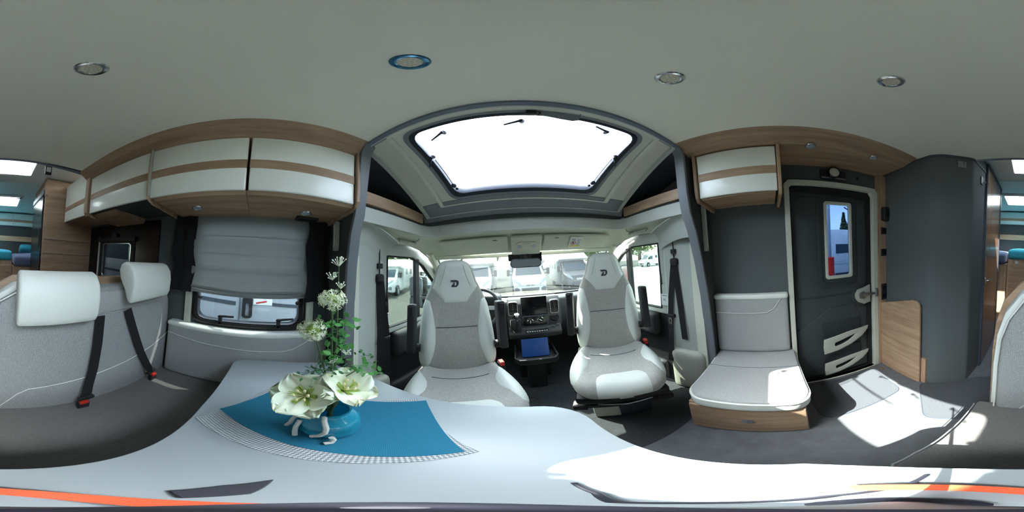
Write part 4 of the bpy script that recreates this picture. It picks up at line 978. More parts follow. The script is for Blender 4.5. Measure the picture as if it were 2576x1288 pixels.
Md = Matrix.Translation((.105, 1.335, 1.495)) @ Matrix.Rotation(RA(-38), 4, 'X')
b = MB(); b.box(-.125, .125, -.10, .11, -.02, .02, .018, 4).xf(Md); b.build('housing', 'headliner', t2, smooth=True)
b = MB(); b.prism(rrect(-.09, .09, -.05, .04, .035), 'z', -.028, -.018).xf(Md); b.build('lens', 'lamp_lens', t2, smooth=True)
b = MB(); b.prism([(-.028, -.04), (.028, -.04), (.036, .0), (.025, .03), (-.025, .03), (-.036, 0)], 'z', -.034, -.026).xf(Md); b.build('switch', 'headliner', t2, smooth=True, bevel=.003)
for x in (-.06, .06):
    b = MB(); b.lathe([(.001, -.031), (.02, -.029), (.022, -.02)], (x, -.005, 0), 20).xf(Md); b.build('reading_lamp', 'spot_lens', t2, smooth=True)
# rear view mirror with tinted screen band
t2 = thing('interior_mirror', 'inside rear-view mirror with dark screen behind it', 'mirror', (.10, 1.36, 1.31))
b = MB(); b.prism(rrect(-.035, .222, 1.305, 1.378, .03), 'y', 1.345, 1.36); b.build('housing', 'black_plastic', t2, smooth=True, bevel=.004)
b = MB(); b.prism(rrect(-.028, .215, 1.311, 1.372, .027), 'y', 1.342, 1.346); b.build('mirror_glass', 'slab_dark', t2, smooth=True)
b = MB(); b.tube([(.10, 1.36, 1.35), (.10, 1.42, 1.39), (.10, 1.45, 1.42)], .012, 8); b.build('arm', 'black_plastic', t2, smooth=True)
b = MB(); b.prism([(-.055, 1.425), (.25, 1.435), (.25, 1.355), (.21, 1.35), (.13, 1.345), (-.03, 1.36), (-.055, 1.37)], 'y', 1.468, 1.474); b.build('tinted_band', 'black_gloss', t2)
b = MB(); b.prism([(.045, 1.43), (.155, 1.43), (.14, 1.37), (.06, 1.37)], 'y', 1.44, 1.467); b.build('camera_cover', 'black_plastic', t2, bevel=.006)

# ------------------------------------------------------------------ windscreen and cab sides
t = sstruct('window_4', 'wide windscreen of the driving cab', (.1, 1.8, .95))
A = [(-.78, 1.45, 1.43), (.98, 1.45, 1.43)]; B_ = [(-.86, 2.10, .915), (1.06, 2.10, .915)]
def ws(u, v):
    p = Vector(A[0])*(1-u)+Vector(A[1])*u; q = Vector(B_[0])*(1-u)+Vector(B_[1])*u; r = p*(1-v)+q*v; r.y += .10*sin(pi*u); r.z += .02*sin(pi*v); return r
b = MB(); b.grid(ws, 24, 10); b.build('pane', 'windscreen_glass', t, smooth=True)
b = MB(); b.grid(lambda u, v: ws(u, -.05+.07*v), 24, 3, thick=.012); b.build('upper_frame', 'headliner', t, smooth=True)
for s, u in ((-1, 0), (1, 1)):
    b = MB(); b.tube([ws(u, -.06)+Vector((s*.01, -.02, .02)), ws(u, .3)+Vector((s*.015, -.02, 0)), ws(u, .7)+Vector((s*.015, -.01, 0)), ws(u, 1.05)+Vector((s*.01, 0, -.02))], [.035, .038, .042, .05], 10); b.build('pillar', 'headliner', t, smooth=True)
    b = MB(); b.tube([ws(u, -.02)+Vector((-s*.03, .02, .0)), ws(u, .5)+Vector((-s*.03, .02, 0)), ws(u, 1.0)+Vector((-s*.03, .02, 0))], .008, 6); b.build('pillar_seal', 'rubber', t, smooth=True)
for s, x in ((-1, .25), (1, .95)):
    b = MB(); b.tube([(x, 2.16, .955), (x-.25, 2.15, .975), (x-.55, 2.16, .955)] if s < 0 else [(.98, 2.13, .95), (.70, 2.15, .985), (.42, 2.16, .965)], .006, 6)
    tag(b.build('wiper', 'rubber', smooth=True), 'black windscreen wiper, %s' % ('in front of the screen' if s < 0 else 'on the passenger side'), 'wiper')
DO = [(.80, .80), (.785, 1.20), (.79, 1.53), (1.22, 1.54), (1.46, 1.44), (1.80, 1.17), (2.12, .90), (2.12, .80)]
DI = [(.875, .86), (.862, 1.15), (.865, 1.43), (1.20, 1.43), (1.375, 1.36), (1.60, 1.18), (1.90, .93), (1.86, .86)]
def refine(P, Q, n=3):
    a, b = [], []
    for i in range(len(P)):
        j = (i+1) % len(P)
        for k in range(n): s = k/n; a.append((P[i][0]*(1-s)+P[j][0]*s, P[i][1]*(1-s)+P[j][1]*s)); b.append((Q[i][0]*(1-s)+Q[j][0]*s, Q[i][1]*(1-s)+Q[j][1]*s))
    return a, b
def cabside(sx, x, nm, wn):
    s = sx; o = lambda d: (min(x, x+s*d), max(x, x+s*d))
    t = sstruct(nm, 'cab door with side window, %s side' % wn, (x, 1.4, 0))
    b = MB(); a, c = refine(DO, DI); b.ring(a, c, 'x', *o(.05)); b.build('window_surround', 'pillar_plastic', t, smooth=True, bevel=.006)
    b = MB(); I2 = [(p*.99+.014, q) for p, q in DI]; b.ring(*refine(DI, [(q[0]+(1.35-q[0])*.02, q[1]+(1.1-q[1])*.03) for q in DI]), 'x', min(x-s*.004, x+s*.03), max(x-s*.004, x+s*.03)); b.build('window_seal', 'rubber', t)
    b = MB(); b.box(*o(.03), 1.235, 1.30, .86, 1.42, .004); b.build('window_post', 'black_plastic', t)
    b = MB(); b.box(*(min(x+s*.03, x+s*.034), max(x+s*.03, x+s*.034)), .87, 1.93, .85, 1.43); b.build('pane', 'window_glass', t)
    b = MB(); b.ring(*refine([(.79, 1.50), (.80, 1.56), (1.22, 1.575), (1.50, 1.47), (1.84, 1.19), (2.1, .95), (2.08, .93), (1.80, 1.165)], [(.80, 1.50), (.81, 1.545), (1.22, 1.56), (1.48, 1.455), (1.82, 1.175), (2.08, .94), (2.07, .93), (1.79, 1.16)]), 'x', min(x-s*.012, x), max(x-s*.012, x)) if False else b.tube([(x-s*.004, .79, 1.50), (x-s*.006, .84, 1.535), (x-s*.006, 1.22, 1.545), (x-s*.004, 1.47, 1.445), (x-s*.004, 1.80, 1.18), (x-s*.004, 2.10, .93)], .011, 8)
    b.build('door_seal', 'rubber', t, smooth=True)
    b = MB(); b.box(*o(.05), .80, 2.12, .02, .82, .004); b.build('door_panel', 'black_plastic', t)
    b = MB(); b.cushion(min(x-s*.07, x+s*.02), max(x-s*.07, x+s*.02), .90, 1.75, .60, .825, .04, 0, 10); b.build('armrest', 'dash_grey', t, smooth=True)
    b = MB(); b.cushion(min(x-s*.05, x+s*.02), max(x-s*.05, x+s*.02), .86, 1.9, .05, .30, .04, 0, 8); b.build('door_pocket', 'dash_grey', t, smooth=True)
    b = MB(); b.box(min(x-s*.006, x), max(x-s*.006, x), .853, .872, 1.08, 1.17, .003); b.build('label_plate', 'black_gloss', t)
    return t
cabside(-1, -.86, 'door_3', 'driver'); cabside(1, 1.06, 'door_4', 'passenger')
def bpillar(sx, lb):
    s = sx; X = lambda v: (v if s < 0 else .2-v)   # mirrored about x = .1
    xo = (-.73, -.85) if s < 0 else (1.055, 1.055)
    P = [(-.735, .485), (-.745, .50), (-.775, .62), (-.835, .80), (-.87, .82), (-.98, .82), (-.98, .485)] if s < 0 else [(1.06, .485), (1.055, .50), (1.045, .62), (1.045, .80), (1.06, .82), (1.18, .82), (1.18, .485)]
    b = MB(); b.prism(P, 'z', .0, 1.52); struct(b, 'trim_16' if s < 0 else 'trim_17', 'pillar_plastic', 'light grey belt pillar cover, %s side' % lb, smooth=True, bevel=.006)
    q = [(-.722, .487), (-.742, .53), (-.752, .528), (-.735, .487)] if s < 0 else [(1.035, .487), (1.04, .56), (1.055, .56), (1.055, .487)]
    b = MB(); b.prism(q, 'z', .05, 1.40); struct(b, 'trim_18' if s < 0 else 'trim_19', 'headliner', 'flat pale cover strip beside the belt pillar, %s side' % lb)
    b = MB(); b.cushion(*( (-.90, -.74) if s < 0 else (1.0, 1.12)), .50, .80, .0, .50, .05, 0, 10); struct(b, 'trim_20' if s < 0 else 'trim_21', 'grey_cream', 'rounded plastic foot of the belt pillar, %s side' % lb, smooth=True)
bpillar(-1, 'driver'); bpillar(1, 'passenger')
def cabbelt(lb, pts1, pts2, tongue, w1, w2, foot, x, slot):
    t = thing('cab_seatbelt', lb, 'seatbelt', pts1[0], 'cab seatbelts on the belt pillars')
    b = MB(); b.strap(pts1, w1, .0025); b.build('webbing', 'belt', t)
    b = MB(); b.strap(pts2, w2, .0025); b.build('webbing', 'belt', t)
    p = Vector(pts1[0]); b = MB(); b.cushion(p.x-.02, p.x+.02, p.y-.035, p.y+.035, p.z-.03, p.z+.03, .018, 0, 8); b.build('guide', 'black_plastic', t, smooth=True)
    b = MB(); b.box(p.x-.014, p.x+.014, p.y-.02, p.y+.02, p.z+.065, p.z+.10, .005); b.box(p.x-.004, p.x+.004, p.y-.002, p.y+.002, p.z+.03, p.z+.24); b.build('height_slider', 'black_plastic', t)
    q = Vector(tongue); b = MB(); b.box(q.x-.016, q.x+.016, q.y-.035, q.y+.035, q.z-.012, q.z+.016, .005); b.build('guide', 'black_plastic', t)
    b = MB(); b.ring(rrect(q.y-.012, q.y+.022, q.z-.075, q.z-.01, .005, 2), rrect(q.y-.002, q.y+.012, q.z-.055, q.z-.03, .003, 2), 'x', q.x-.012, q.x-.009); b.build('tongue', 'chrome', t)
cabbelt('black seatbelt on the driver side belt pillar', [(-.80, .735, 1.265), (-.775, .725, .9), (-.775, .72, .53)], [(-.80, .745, 1.255), (-.80, .78, 1.0), (-.80, .80, .83), (-.79, .80, .55), (-.78, .79, .36)], (-.80, .79, .82), (.012, .05, 0), (.012, .05, 0), None, 0, 0)
cabbelt('black seatbelt on the passenger side belt pillar', [(1.035, .70, 1.265), (1.03, .67, .9), (1.02, .65, .62)], [(1.035, .71, 1.255), (1.03, .75, 1.0), (1.03, .77, .82), (1.02, .78, .55), (1.0, .79, .36)], (1.03, .765, .82), (0, .05, 0), (0, .05, 0), None, 0, 0)
for s, x, lb in ((-1, -.832, 'driver'), (1, 1.042, 'passenger')):
    b = MB(); b.box(x-.003, x+.001, .79, .86, .90, 1.0, .001) if s < 0 else b.box(x-.001, x+.003, .79, .86, .90, 1.0, .001); st = tag(b.build('safety_sticker', 'label_white'), 'small white safety sticker on the belt pillar, %s side' % lb, 'sticker')
    b = MB(); xx = (x+.001, x+.002) if s < 0 else (x-.002, x-.001); b.box(*xx, .80, .85, .985, .990); b.box(*xx, .81, .845, .95, .953, rot=Matrix.Rotation(RA(45), 3, 'X')); b.box(*xx, .81, .845, .95, .953, rot=Matrix.Rotation(RA(-45), 3, 'X')); b.build('print', 'edge_dark', st)
# outside mirrors
def omirror(s, lb):
    x = -1.12 if s < 0 else 1.32
    t = thing('wing_mirror', lb, 'mirror', (x, 1.62, .78), 'black wing mirrors of the cab')
    b = MB(); b.cushion(x-.11, x+.11, 1.62, 1.74, .84, 1.24, .05, 0, 10); b.build('housing', 'black_plastic', t, smooth=True)
    b = MB(); b.prism(rrect(x-.09, x+.09, .99, 1.22, .03), 'y', 1.61, 1.622); b.build('mirror_glass', 'chrome', t, smooth=True)
    b = MB(); b.prism(rrect(x-.09, x+.09, .86, .975, .03), 'y', 1.61, 1.622); b.build('lower_glass', 'chrome', t, smooth=True)
    b = MB(); b.tube([(x, 1.68, .9), (x-s*.10, 1.70, .86), (x-s*.2, 1.74, .86)], .025, 8); b.build('arm', 'black_plastic', t, smooth=True)
omirror(-1, 'black wing mirror outside the driver window'); omirror(1, 'black wing mirror outside the passenger window')

# ------------------------------------------------------------------ dashboard
t = thing('dashboard', 'dark grey dashboard below the windscreen', 'dashboard', (.1, 1.85, .5))
b = MB(); b.prism([(1.66, .955), (1.72, .965), (2.14, .905), (2.14, .45), (1.80, .45), (1.70, .60), (1.64, .72), (1.62, .85), (1.64, .93)], 'x', -.84, 1.04); b.build('body', 'dash_grey', t, smooth=True, bevel=.01)
b = MB(); b.prism([(1.60, .93), (1.66, .985), (1.80, .975), (1.80, .60), (1.66, .60), (1.58, .68), (1.585, .80)], 'x', -.10, .43); cs = b.build('centre_stack', 'dash_light', t, smooth=True, bevel=.014, bseg=3)
b = MB(); b.prism([(1.505, .64), (1.53, .70), (1.68, .715), (1.72, .60), (1.60, .56), (1.53, .58)], 'x', -.09, .405); b.build('lower_stack', 'dash_light', t, smooth=True, bevel=.012, bseg=3)
b = MB(); b.box(.035, .285, 1.565, 1.585, .815, 1.01, .006); sc = b.build('touch_screen', 'screen', t)
b = MB()
for k in range(7): b.box(.085+.026*k, .093+.026*k, 1.561, 1.566, .834, .838)
b.lathe([(.009, 0), (.012, -.002), (.012, 0)], (.055, 1.564, .836), 16, ax='y'); b.box(.145, .175, 1.563, 1.566, .895, .898); b.build('screen_markings', 'dash_light', sc)
b = MB(); b.prism(rrect(.045, .28, .71, .815, .02), 'y', 1.545, 1.60); hp = b.build('heater_panel', 'black_gloss', t, smooth=True, bevel=.004)
b = MB(); b.ring(rrect(.04, .285, .705, .82, .022), rrect(.048, .277, .712, .812, .018), 'y', 1.541, 1.56); b.build('heater_trim', 'edge_dark', hp, smooth=True)
for x, z in ((.115, .765), (.212, .775)):
    b = MB(); b.lathe([(.026, 0), (.028, -.006), (.024, -.008), (.022, -.006), (.022, 0)], (x, 1.545, z), 28, ax='y'); k = b.build('dial', 'chrome', hp, smooth=True)
    b = MB(); b.lathe([(.001, -.016), (.017, -.014), (.019, 0), (.001, 0)], (x, 1.545, z), 24, ax='y'); b.build('dial_face', 'black_plastic', k, smooth=True)
    b = MB(); b.box(x-.0035, x+.0035, 1.526, 1.532, z-.016, z+.012, .001, rot=Matrix.Rotation(RA(-60 if x > .2 else 0), 3, 'Y')); b.build('pointer', 'label_white', k)
    b = MB()
    for q in range(9): a = RA(-30+30*q); b.box(x+.036*cos(a)-.0015, x+.036*cos(a)+.0015, 1.543, 1.546, z+.036*sin(a)-.0015, z+.036*sin(a)+.0015)
    b.build('scale_markings', 'label_white', k)
def vent(x0, x1, z0, z1):
    b = MB(); b.ring(rrect(x0, x1, z0, z1, .022), rrect(x0+.007, x1-.007, z0+.007, z1-.007, .018), 'y', 1.575, 1.61); v = b.build('air_vent', 'brushed', t, smooth=True, bevel=.002)
    b = MB(); b.prism(rrect(x0+.006, x1-.006, z0+.006, z1-.006, .018), 'y', 1.592, 1.61); b.build('vent_well', 'rubber', v)
    b = MB()
    for k in range(7):
        z = z0+.02+(z1-z0-.04)*k/6; b.box(x0+.01, x1-.01, 1.582, 1.594, z-.0035, z+.0035)
    b.box((x0+x1)/2-.004, (x0+x1)/2+.004, 1.578, 1.585, z0+.015, z1-.015); b.build('vent_slats', 'dash_grey', v)
vent(-.088, .005, .82, .965); vent(.315, .405, .815, .96)
b = MB(); b.box(.06, .275, 1.505, 1.52, .655, .685, .004, rot=Matrix.Rotation(RA(-22), 3, 'X')); bp = b.build('button_bar', 'black_gloss', t)
b = MB()
for k in range(9): b.box(.075+.022*k, .088+.022*k, 1.498, 1.506, .666, .671)
b.build('button_markings', 'label_white', bp)
b = MB(); b.lathe([(.036, 0), (.04, .004), (.042, 0), (.040, -.02), (.035, -.02)], (.355, 1.565, .775), 24, mtx=Matrix.Rotation(RA(35), 3, 'X')); ch = b.build('cup_holder', 'rubber', t, smooth=True)
b = MB(); b.lathe([(.001, .0), (.035, 0), (.035, -.012)], (.355, 1.565, .775), 24, mtx=Matrix.Rotation(RA(35), 3, 'X')); b.build('cup_well', 'rubber', ch, smooth=True)
for x, z in ((.325, .70), (.365, .71)):
    b = MB(); b.lathe([(.001, -.012), (.015, -.012), (.018, 0)], (x, 1.50, z), 20, ax='y'); b.build('power_socket', 'dash_light', t, smooth=True)
# gear lever
t2 = thing('gear_lever', 'gear lever with chrome ball knob on the dashboard', 'lever', (-.02, 1.52, .72))
b = MB(); b.prism(rrect(-.075, .03, .66, .80, .02), 'y', 1.515, 1.55); b.build('plate', 'dash_grey', t2, smooth=True, bevel=.003)
b = MB(); b.tube([(-.07, 1.512, .80), (-.07, 1.510, .72), (-.04, 1.508, .665), (.02, 1.51, .66)], .003, 6); b.build('bright_edge', 'chrome', t2, smooth=True)
b = MB(); b.lathe([(.04, 0), (.034, .03), (.018, .08), (.010, .10), (.001, .10)], (-.008, 1.51, .70), 16, mtx=Matrix.Rotation(RA(20), 3, 'X')); b.build('gaiter', 'rubber', t2, smooth=True)
b = MB(); b.lathe([(.009, .09), (.010, .12), (.014, .125), (.012, .135), (.024, .15), (.028, .17), (.022, .19), (.001, .198)], (-.008, 1.51, .70), 20, mtx=Matrix.Rotation(RA(20), 3, 'X')); b.build('knob', 'chrome', t2, smooth=True)
# steering wheel
t2 = thing('steering_wheel', 'grey rimmed steering wheel behind the driver seat', 'steering wheel', (-.34, 1.45, .95))
Mw = Matrix.Translation((-.34, 1.45, .945)) @ Matrix.Rotation(RA(62), 4, 'X')
b = MB(); b.tube([(.185*cos(2*pi*k/40), .185*sin(2*pi*k/40), 0) for k in range(41)], .015, 10, cap=False).xf(Mw); b.build('rim', 'dash_light', t2, smooth=True)
b = MB(); b.cushion(-.075, .075, -.06, .06, -.02, .03, .02, 0, 8).xf(Mw); b.build('hub', 'black_plastic', t2, smooth=True)
for a in (0, 180, 270):
    b = MB(); b.box(.06, .175, -.02, .02, -.006, .01, .005).xf(Mw @ Matrix.Rotation(RA(a), 4, 'Z')); b.build('spoke', 'brushed' if a != 270 else 'black_plastic', t2, smooth=True)
b = MB(); b.tube([(-.34, 1.46, .94), (-.34, 1.68, .84)], .035, 10); b.build('column', 'black_plastic', t2, smooth=True)
b = MB(); b.cushion(-.52, -.16, 1.60, 1.80, .90, 1.03, .04, .01, 10); tag(b.build('instrument_hood', 'black_plastic', smooth=True), 'black instrument hood behind the steering wheel', 'instrument cluster')
# lower console, tray and folder
b = MB(); b.box(-.02, .29, 1.60, 2.1, .0, .56, .02); tag(b.build('centre_console', 'black_plastic'), 'black console block under the dashboard', 'console')
t2 = thing('storage_tray', 'black storage tray low between the cab seats', 'tray', (.13, 1.42, .42))
b = MB(); b.prism([(-.05, 1.62), (.31, 1.62), (.31, 1.33), (.27, 1.28), (-.01, 1.28), (-.05, 1.33)], 'z', .415, .435); b.build('floor_panel', 'black_plastic', t2, smooth=True, bevel=.005)
o_ = [(-.05, 1.62), (.31, 1.62), (.31, 1.33), (.27, 1.28), (-.01, 1.28), (-.05, 1.33)]; i_ = [(-.035, 1.61), (.295, 1.61), (.295, 1.335), (.262, 1.295), (-.002, 1.295), (-.035, 1.335)]
b = MB(); b.ring(o_, i_, 'z', .435, .475); b.build('rim', 'black_plastic', t2, smooth=True, bevel=.004)
b = MB(); b.box(.05, .21, 1.40, 1.62, .0, .415, .02); b.build('support', 'black_plastic', t2)
t2 = thing('document_folder', 'bright blue document folder standing in the tray', 'folder', (.13, 1.42, .437))
R = Matrix.Rotation(RA(-18), 3, 'X')
b = MB(); b.box(.015, .245, 1.41, 1.425, .437, .62, .003, rot=R); b.build('cover', 'blue_folder', t2)
b = MB(); b.box(.02, .24, 1.427, 1.439, .437, .608, .003, rot=R); b.build('pages', 'blue_folder', t2)
# hatch outlines in the cab floor
def fline(pts, nm, lb):
    b = MB(); b.tube([(x, y, .006) for x, y in pts], .003, 4, flat=.4); struct(b, nm, 'rubber', lb)
fline([(-.06, 1.46), (.27, 1.44), (.35, 1.70), (-.05, 1.78)], 'trim_22', 'floor hatch outline between the cab seats')
fline([(-.06, 1.235), (.07, 1.24), (.09, 1.20), (.08, 1.05)], 'trim_23', 'small floor hatch outline beside the driver seat')
b = MB(); b.box(-.85, 1.05, 2.08, 2.14, 0, .93); struct(b, 'wall_front', 'black_plastic', 'dark firewall of the cab footwell')

# ------------------------------------------------------------------ cab seats
def seat(label, x, y, rz, nm='captain_chair'):
    t = thing(nm, label, 'chair', (0, 0, 0), 'swivelled cab seats')
    H0, H1 = .585, 1.385
    import bisect
    WT = [(.585, .42), (.62, .47), (.70, .49), (.85, .485), (.95, .475), (1.05, .45), (1.12, .41), (1.18, .355), (1.25, .30), (1.31, .265), (1.355, .225), (1.378, .17), (1.385, .12)]
    def W(z):
        z = max(H0, min(H1, z))
        for (a, p), (c, q) in zip(WT, WT[1:]):
            if z <= c: s = (z-a)/(c-a); s = s*s*(3-2*s)*.5+s*.5; return p+(q-p)*s
        return WT[-1][1]
    def yf(z): return .02+.13*(z-.6)/.8-.025*math.exp(-((z-.80)/.16)**2)+.05*max(0, (z-1.33)/.055)**2
    def dep(z): return .13-.045*(z-.6)/.8
    def front(s, z):
        w = W(z)/2; a = min(abs(s), 1)
        y = yf(z)+.06*(1-(1-a**3.2)**(1/2.2))
        y -= .030*math.exp(-((a-.76)/.16)**2)*max(0, min(1, (1.12-z)/.12))*max(0, min(1, (z-.6)/.06))
        return Vector((s*w, y, z))
    zs = [H0+(H1-H0)*(k/30) for k in range(29)]+[1.362, 1.374, 1.381, 1.385]; zs = sorted(set(zs))
    b = MB(); bm = b.bm; prev = None; ns = 26
    ss = [sin(pi/2*(-1+2*k/ns)) for k in range(ns+1)]
    for z in zs:
        ring = [bm.verts.new(front(s, z)) for s in ss]
        e = max(0, (z-1.33)/.055)
        for s in ss[::-1][1:-1]:
            w = W(z)/2; ring.append(bm.verts.new((s*w*.97, yf(z)+.06+(dep(z)-.05-.04*e**2)*(1-abs(s)**3)**.4, z)))
        if prev:
            n = len(ring)
            for k in range(n): bm.faces.new((prev[k], prev[(k+1) % n], ring[(k+1) % n], ring[k]))
        else: bm.faces.new(ring[::-1])
        prev = ring
    bm.faces.new(prev)
    back = b.build('backrest', 'seat_fabric', t, smooth=True, ang=70, local=True)
    def patch(name, z0, z1, fl, fr, m, off=.007, nz=24, nx=12, par=None):
        def f(u, v):
            z = z0+(z1-z0)*v; l, r = fl(v), fr(v); s = l+(r-l)*u
            p = front(max(-1, min(1, s)), z); q = front(max(-1, min(1, s+.01)), z); q2 = front(max(-1, min(1, s-.01)), z)
            n = Vector((-(q.y-q2.y), (q.x-q2.x), 0)).normalized()*-1
            e = min(1, min(u, 1-u)/.14+.0)**.5*min(1, min(v, 1-v)/.08+.0)**.5
            return p+n*(-.003+(off+.003)*e)
        b = MB(); b.grid(f, nx, nz); return b.build(name, m, par or t, smooth=True, ang=80, local=True)
    for s in (-1, 1):
        inner = lambda v: .995-.46*(max(0, sin(pi*min(1, max(0, v*.97+.03)))))**.45
        f1 = (lambda v: -1.0) if s < 0 else inner
        f2 = (lambda v: -inner(v)) if s < 0 else (lambda v: 1.0)
        patch('side_bolster', .61, 1.125, f1, f2, 'vinyl', .006)
    # headrest cover: wide above, V narrowing to a flat lower edge
    def hw(v):
        z = 1.088+(1.382-1.088)*v
        if z < 1.20: k = (z-1.088)/.112; return (.082+.10*k**1.5)/(W(z)/2)
        return 1.0 if z > 1.215 else min(1.0, (.185+(z-1.2)*2)/(W(z)/2))
    patch('headrest_cover', 1.088, 1.382, lambda v: -min(1, hw(v)), lambda v: min(1, hw(v)), 'vinyl', .005, 44, 16)
    b = MB(); b.tube([front(s, .93)+Vector((0, -.002, 0)) for s in [-.55+.11*k for k in range(11)]], .0022, 6); b.build('seam', 'edge_dark', back, local=True)
    for s in (-1, 1):
        b = MB(); b.tube([front(s*.52*(1+.4*max(0, (1.30-z)/.2)), z)+Vector((0, -.007, 0)) for z in [1.35-.02*k for k in range(8)]], .0012, 5); b.build('seam', 'grey_cream', back, local=True)
    # stylised letter D emblem
    cz = 1.222; yb = front(0, cz).y-.0075
    o = [(-.030, .024), (.008, .024), (.022, .018), (.026, .004), (.022, -.012), (.010, -.024), (-.026, -.024), (-.020, -.006), (-.012, -.006), (-.010, -.014), (.004, -.014), (.011, -.006), (.013, .004), (.010, .013), (-.024, .013)]
    b = MB(); b.prism([(x, cz+z) for x, z in o], 'y', yb-.002, yb+.004); b.box(-.012, -.002, yb-.002, yb+.004, cz-.014, cz+.006); b.build('emblem', 'emblem', t, local=True)
    # seat cushion
    def ztop(y): return .635+.0*y-.03*max(0, (-y-.30)/.17)**2
    def cw(y): k = (-y)/.47; return .46+.085*sin(pi*min(1, k*.9+.12))**1.2-.02*k
    def shp(p):
        y = p.y; k = cw(y)/.50; x = p.x*k
        fr = max(0, (-y-.30)/.18); x *= 1-.16*fr*fr
        a = abs(p.x)/.25
        z = p.z+(.028*math.exp(-((a-.80)/.17)**2)*max(0, min(1, (y+.40)/.14)) if p.z > .55 else 0)
        if p.z > .5: z -= .012*math.exp(-(a/.5)**2)
        if y < -.35 and p.z < .53: y = y+.02*(.53-p.z)/.07
        return Vector((x, y, z))
    b = MB(); b.cushion(-.25, .25, -.465, .06, .462, .628, .075, .0, 22, f=shp)
    cu = b.build('seat_cushion', 'seat_fabric', t, smooth=True, ang=80, local=True)
    bm = bmesh.new(); bm.from_mesh(cu.data); bv = BVHTree.FromBMesh(bm); bm.free()
    def proj(o, d, off):
        h = bv.ray_cast(Vector(o), Vector(d).normalized()); 
        if h[0] is None: return None
        return h[0]-Vector(d).normalized()*0+h[1]*off
    def cpatch(name, fn, dr, off, nu=14, nv=18, par=None, m='vinyl'):
        b = MB(); bm = b.bm; V = []
        for j in range(nv):
            row = []
            for i in range(nu):
                u, v = i/(nu-1), j/(nv-1); e = min(1, min(u, 1-u)/.14)**.5*min(1, min(v, 1-v)/.14)**.5
                p = proj(fn(u, v), dr, -.003+(off+.003)*e); row.append(bm.verts.new(p) if p is not None else None)
            V.append(row)
        for j in range(nv-1):
            for i in range(nu-1):
                q = (V[j][i], V[j][i+1], V[j+1][i+1], V[j+1][i])
                if all(q): bm.faces.new(q)
        return b.build(name, m, par or t, smooth=True, ang=80, local=True)
    for s in (-1, 1):
        # rays fall obliquely from above and outside
        D = Vector((-s*.55, 0, -1))
        def fn(u, v, s=s, D=D):
            y = -.02-.375*v; xi = .262-.125*sin(pi*min(1, v*.86+.06))**.6; xo = .335
            x = s*(xo+(xi-xo)*u if True else 0); tgt = Vector((x, y, .60)); return tgt-D*.5
        cpatch('side_bolster', fn, D, .005)
    D = Vector((0, .75, -.66))
    def fn(u, v):
        hw_ = .135*(1-max(0, (v-.72)/.28)**3*.35)
        return Vector((-hw_+2*hw_*u, 0, 0))+Vector((0, -.43, .53))+Vector((0, .66, .75)).normalized()*(-.095+.235*v)-D*.4
    cpatch('front_pad', fn, D, .005)
    b = MB(); b.tube([proj((x, -.10-.012*cos(x*8), 1), (0, 0, -1), .001) for x in [-.15+.03*k for k in range(11)]], .002, 5); b.build('seam', 'edge_dark', cu, local=True)
    # armrests folded up beside the backrest
    for s in (-1, 1):
        b = MB(); b.box(s*.272-.024, s*.272+.024, -.035, .055, .77, 1.10, .012, 3, rot=Matrix.Rotation(RA(-6), 3, 'X')); ar = b.build('armrest', 'black_plastic', t, smooth=True, local=True)
        b = MB(); b.box(s*.272-.014, s*.272+.014, -.052, -.035, 1.03, 1.09, .004, rot=Matrix.Rotation(RA(-6), 3, 'X'), piv=(s*.272, 0, .93)); b.build('armrest_cap', 'rubber', ar, local=True)
        b = MB(); b.lathe([(.001, -.02), (.03, -.02), (.03, .02), (.001, .02)], (s*.25, .04, .78), 16, ax='x'); b.build('hinge', 'black_plastic', ar, smooth=True, local=True)
    b = MB(); b.box(-.23, .23, -.42, .10, .405, .475, .02); b.build('seat_pan', 'black_plastic', t, smooth=True, local=True)
    for q_ in (-.23, .23):
        b = MB(); b.box(q_-.02, q_+.02, -.30, .12, .40, .58, .015); b.build('side_cover', 'black_plastic', t, smooth=True, local=True)
    b = MB(); b.box(-.23, .23, -.40, .08, .345, .375, .004)
    for sx_ in (-1, 1):
        for sy_ in (-.37, .05): b.box(sx_*.215-.035, sx_*.215+.035, sy_-.035, sy_+.035, .325, .372, .006); b.lathe([(.001, .372), (.01, .372), (.01, .38), (.001, .382)], (sx_*.215, sy_, 0), 12)
    b.build('swivel_plate', 'black_plastic', t, local=True)
    b = MB(); b.lathe([(.16, .372), (.16, .41)], (0, -.15, 0), 24); b.build('turntable', 'edge_dark', t, smooth=True, local=True)
    b = MB(); b.tube([(-.13, -.41, .40), (0, -.43, .40), (.13, -.41, .40)], .005, 6); b.build('slide_bar', 'brushed', t, smooth=True, local=True)
    b = MB(); b.prism([(-.17, 0), (.17, 0), (.19, .33), (-.19, .33)], 'y', -.24, .04); b.build('pedestal', 'edge_dark', t, smooth=True, bevel=.02, local=True)
    b = MB(); b.prism([(-.165, .01), (-.02, .01), (-.03, .30), (-.175, .30)], 'y', -.25, -.235); b.build('pedestal_cover', 'frame_cream', t, bevel=.01, local=True)
    b = MB(); b.box(.24, .28, .0, .05, .50, .62, .006); k = b.build('buckle', 'black_plastic', t, local=True)
    b = MB(); b.box(.245, .275, -.003, .045, .60, .635, .003); b.build('release_button', 'buckle_red', k, local=True)
    t.location = (x, y, 0); t.rotation_euler = (0, 0, rz)
    return t
s1 = seat('driver seat turned round to face the table, steering wheel behind it', -.352, .925, RA(24))
s2 = seat('passenger seat turned round to face the table, beside the single oak-boxed seat', .612, 1.0, RA(-27))
b = MB(); b.tube([(.0, .83, 2.16), (.06, .835, 2.165), (.24, .848, 2.17), (.38, .855, 2.17), (.54, .862, 2.165), (.70, .885, 2.15), (.76, .90, 2.13)], [.006, .014, .02, .02, .018, .012, .006], 8, flat=.4)
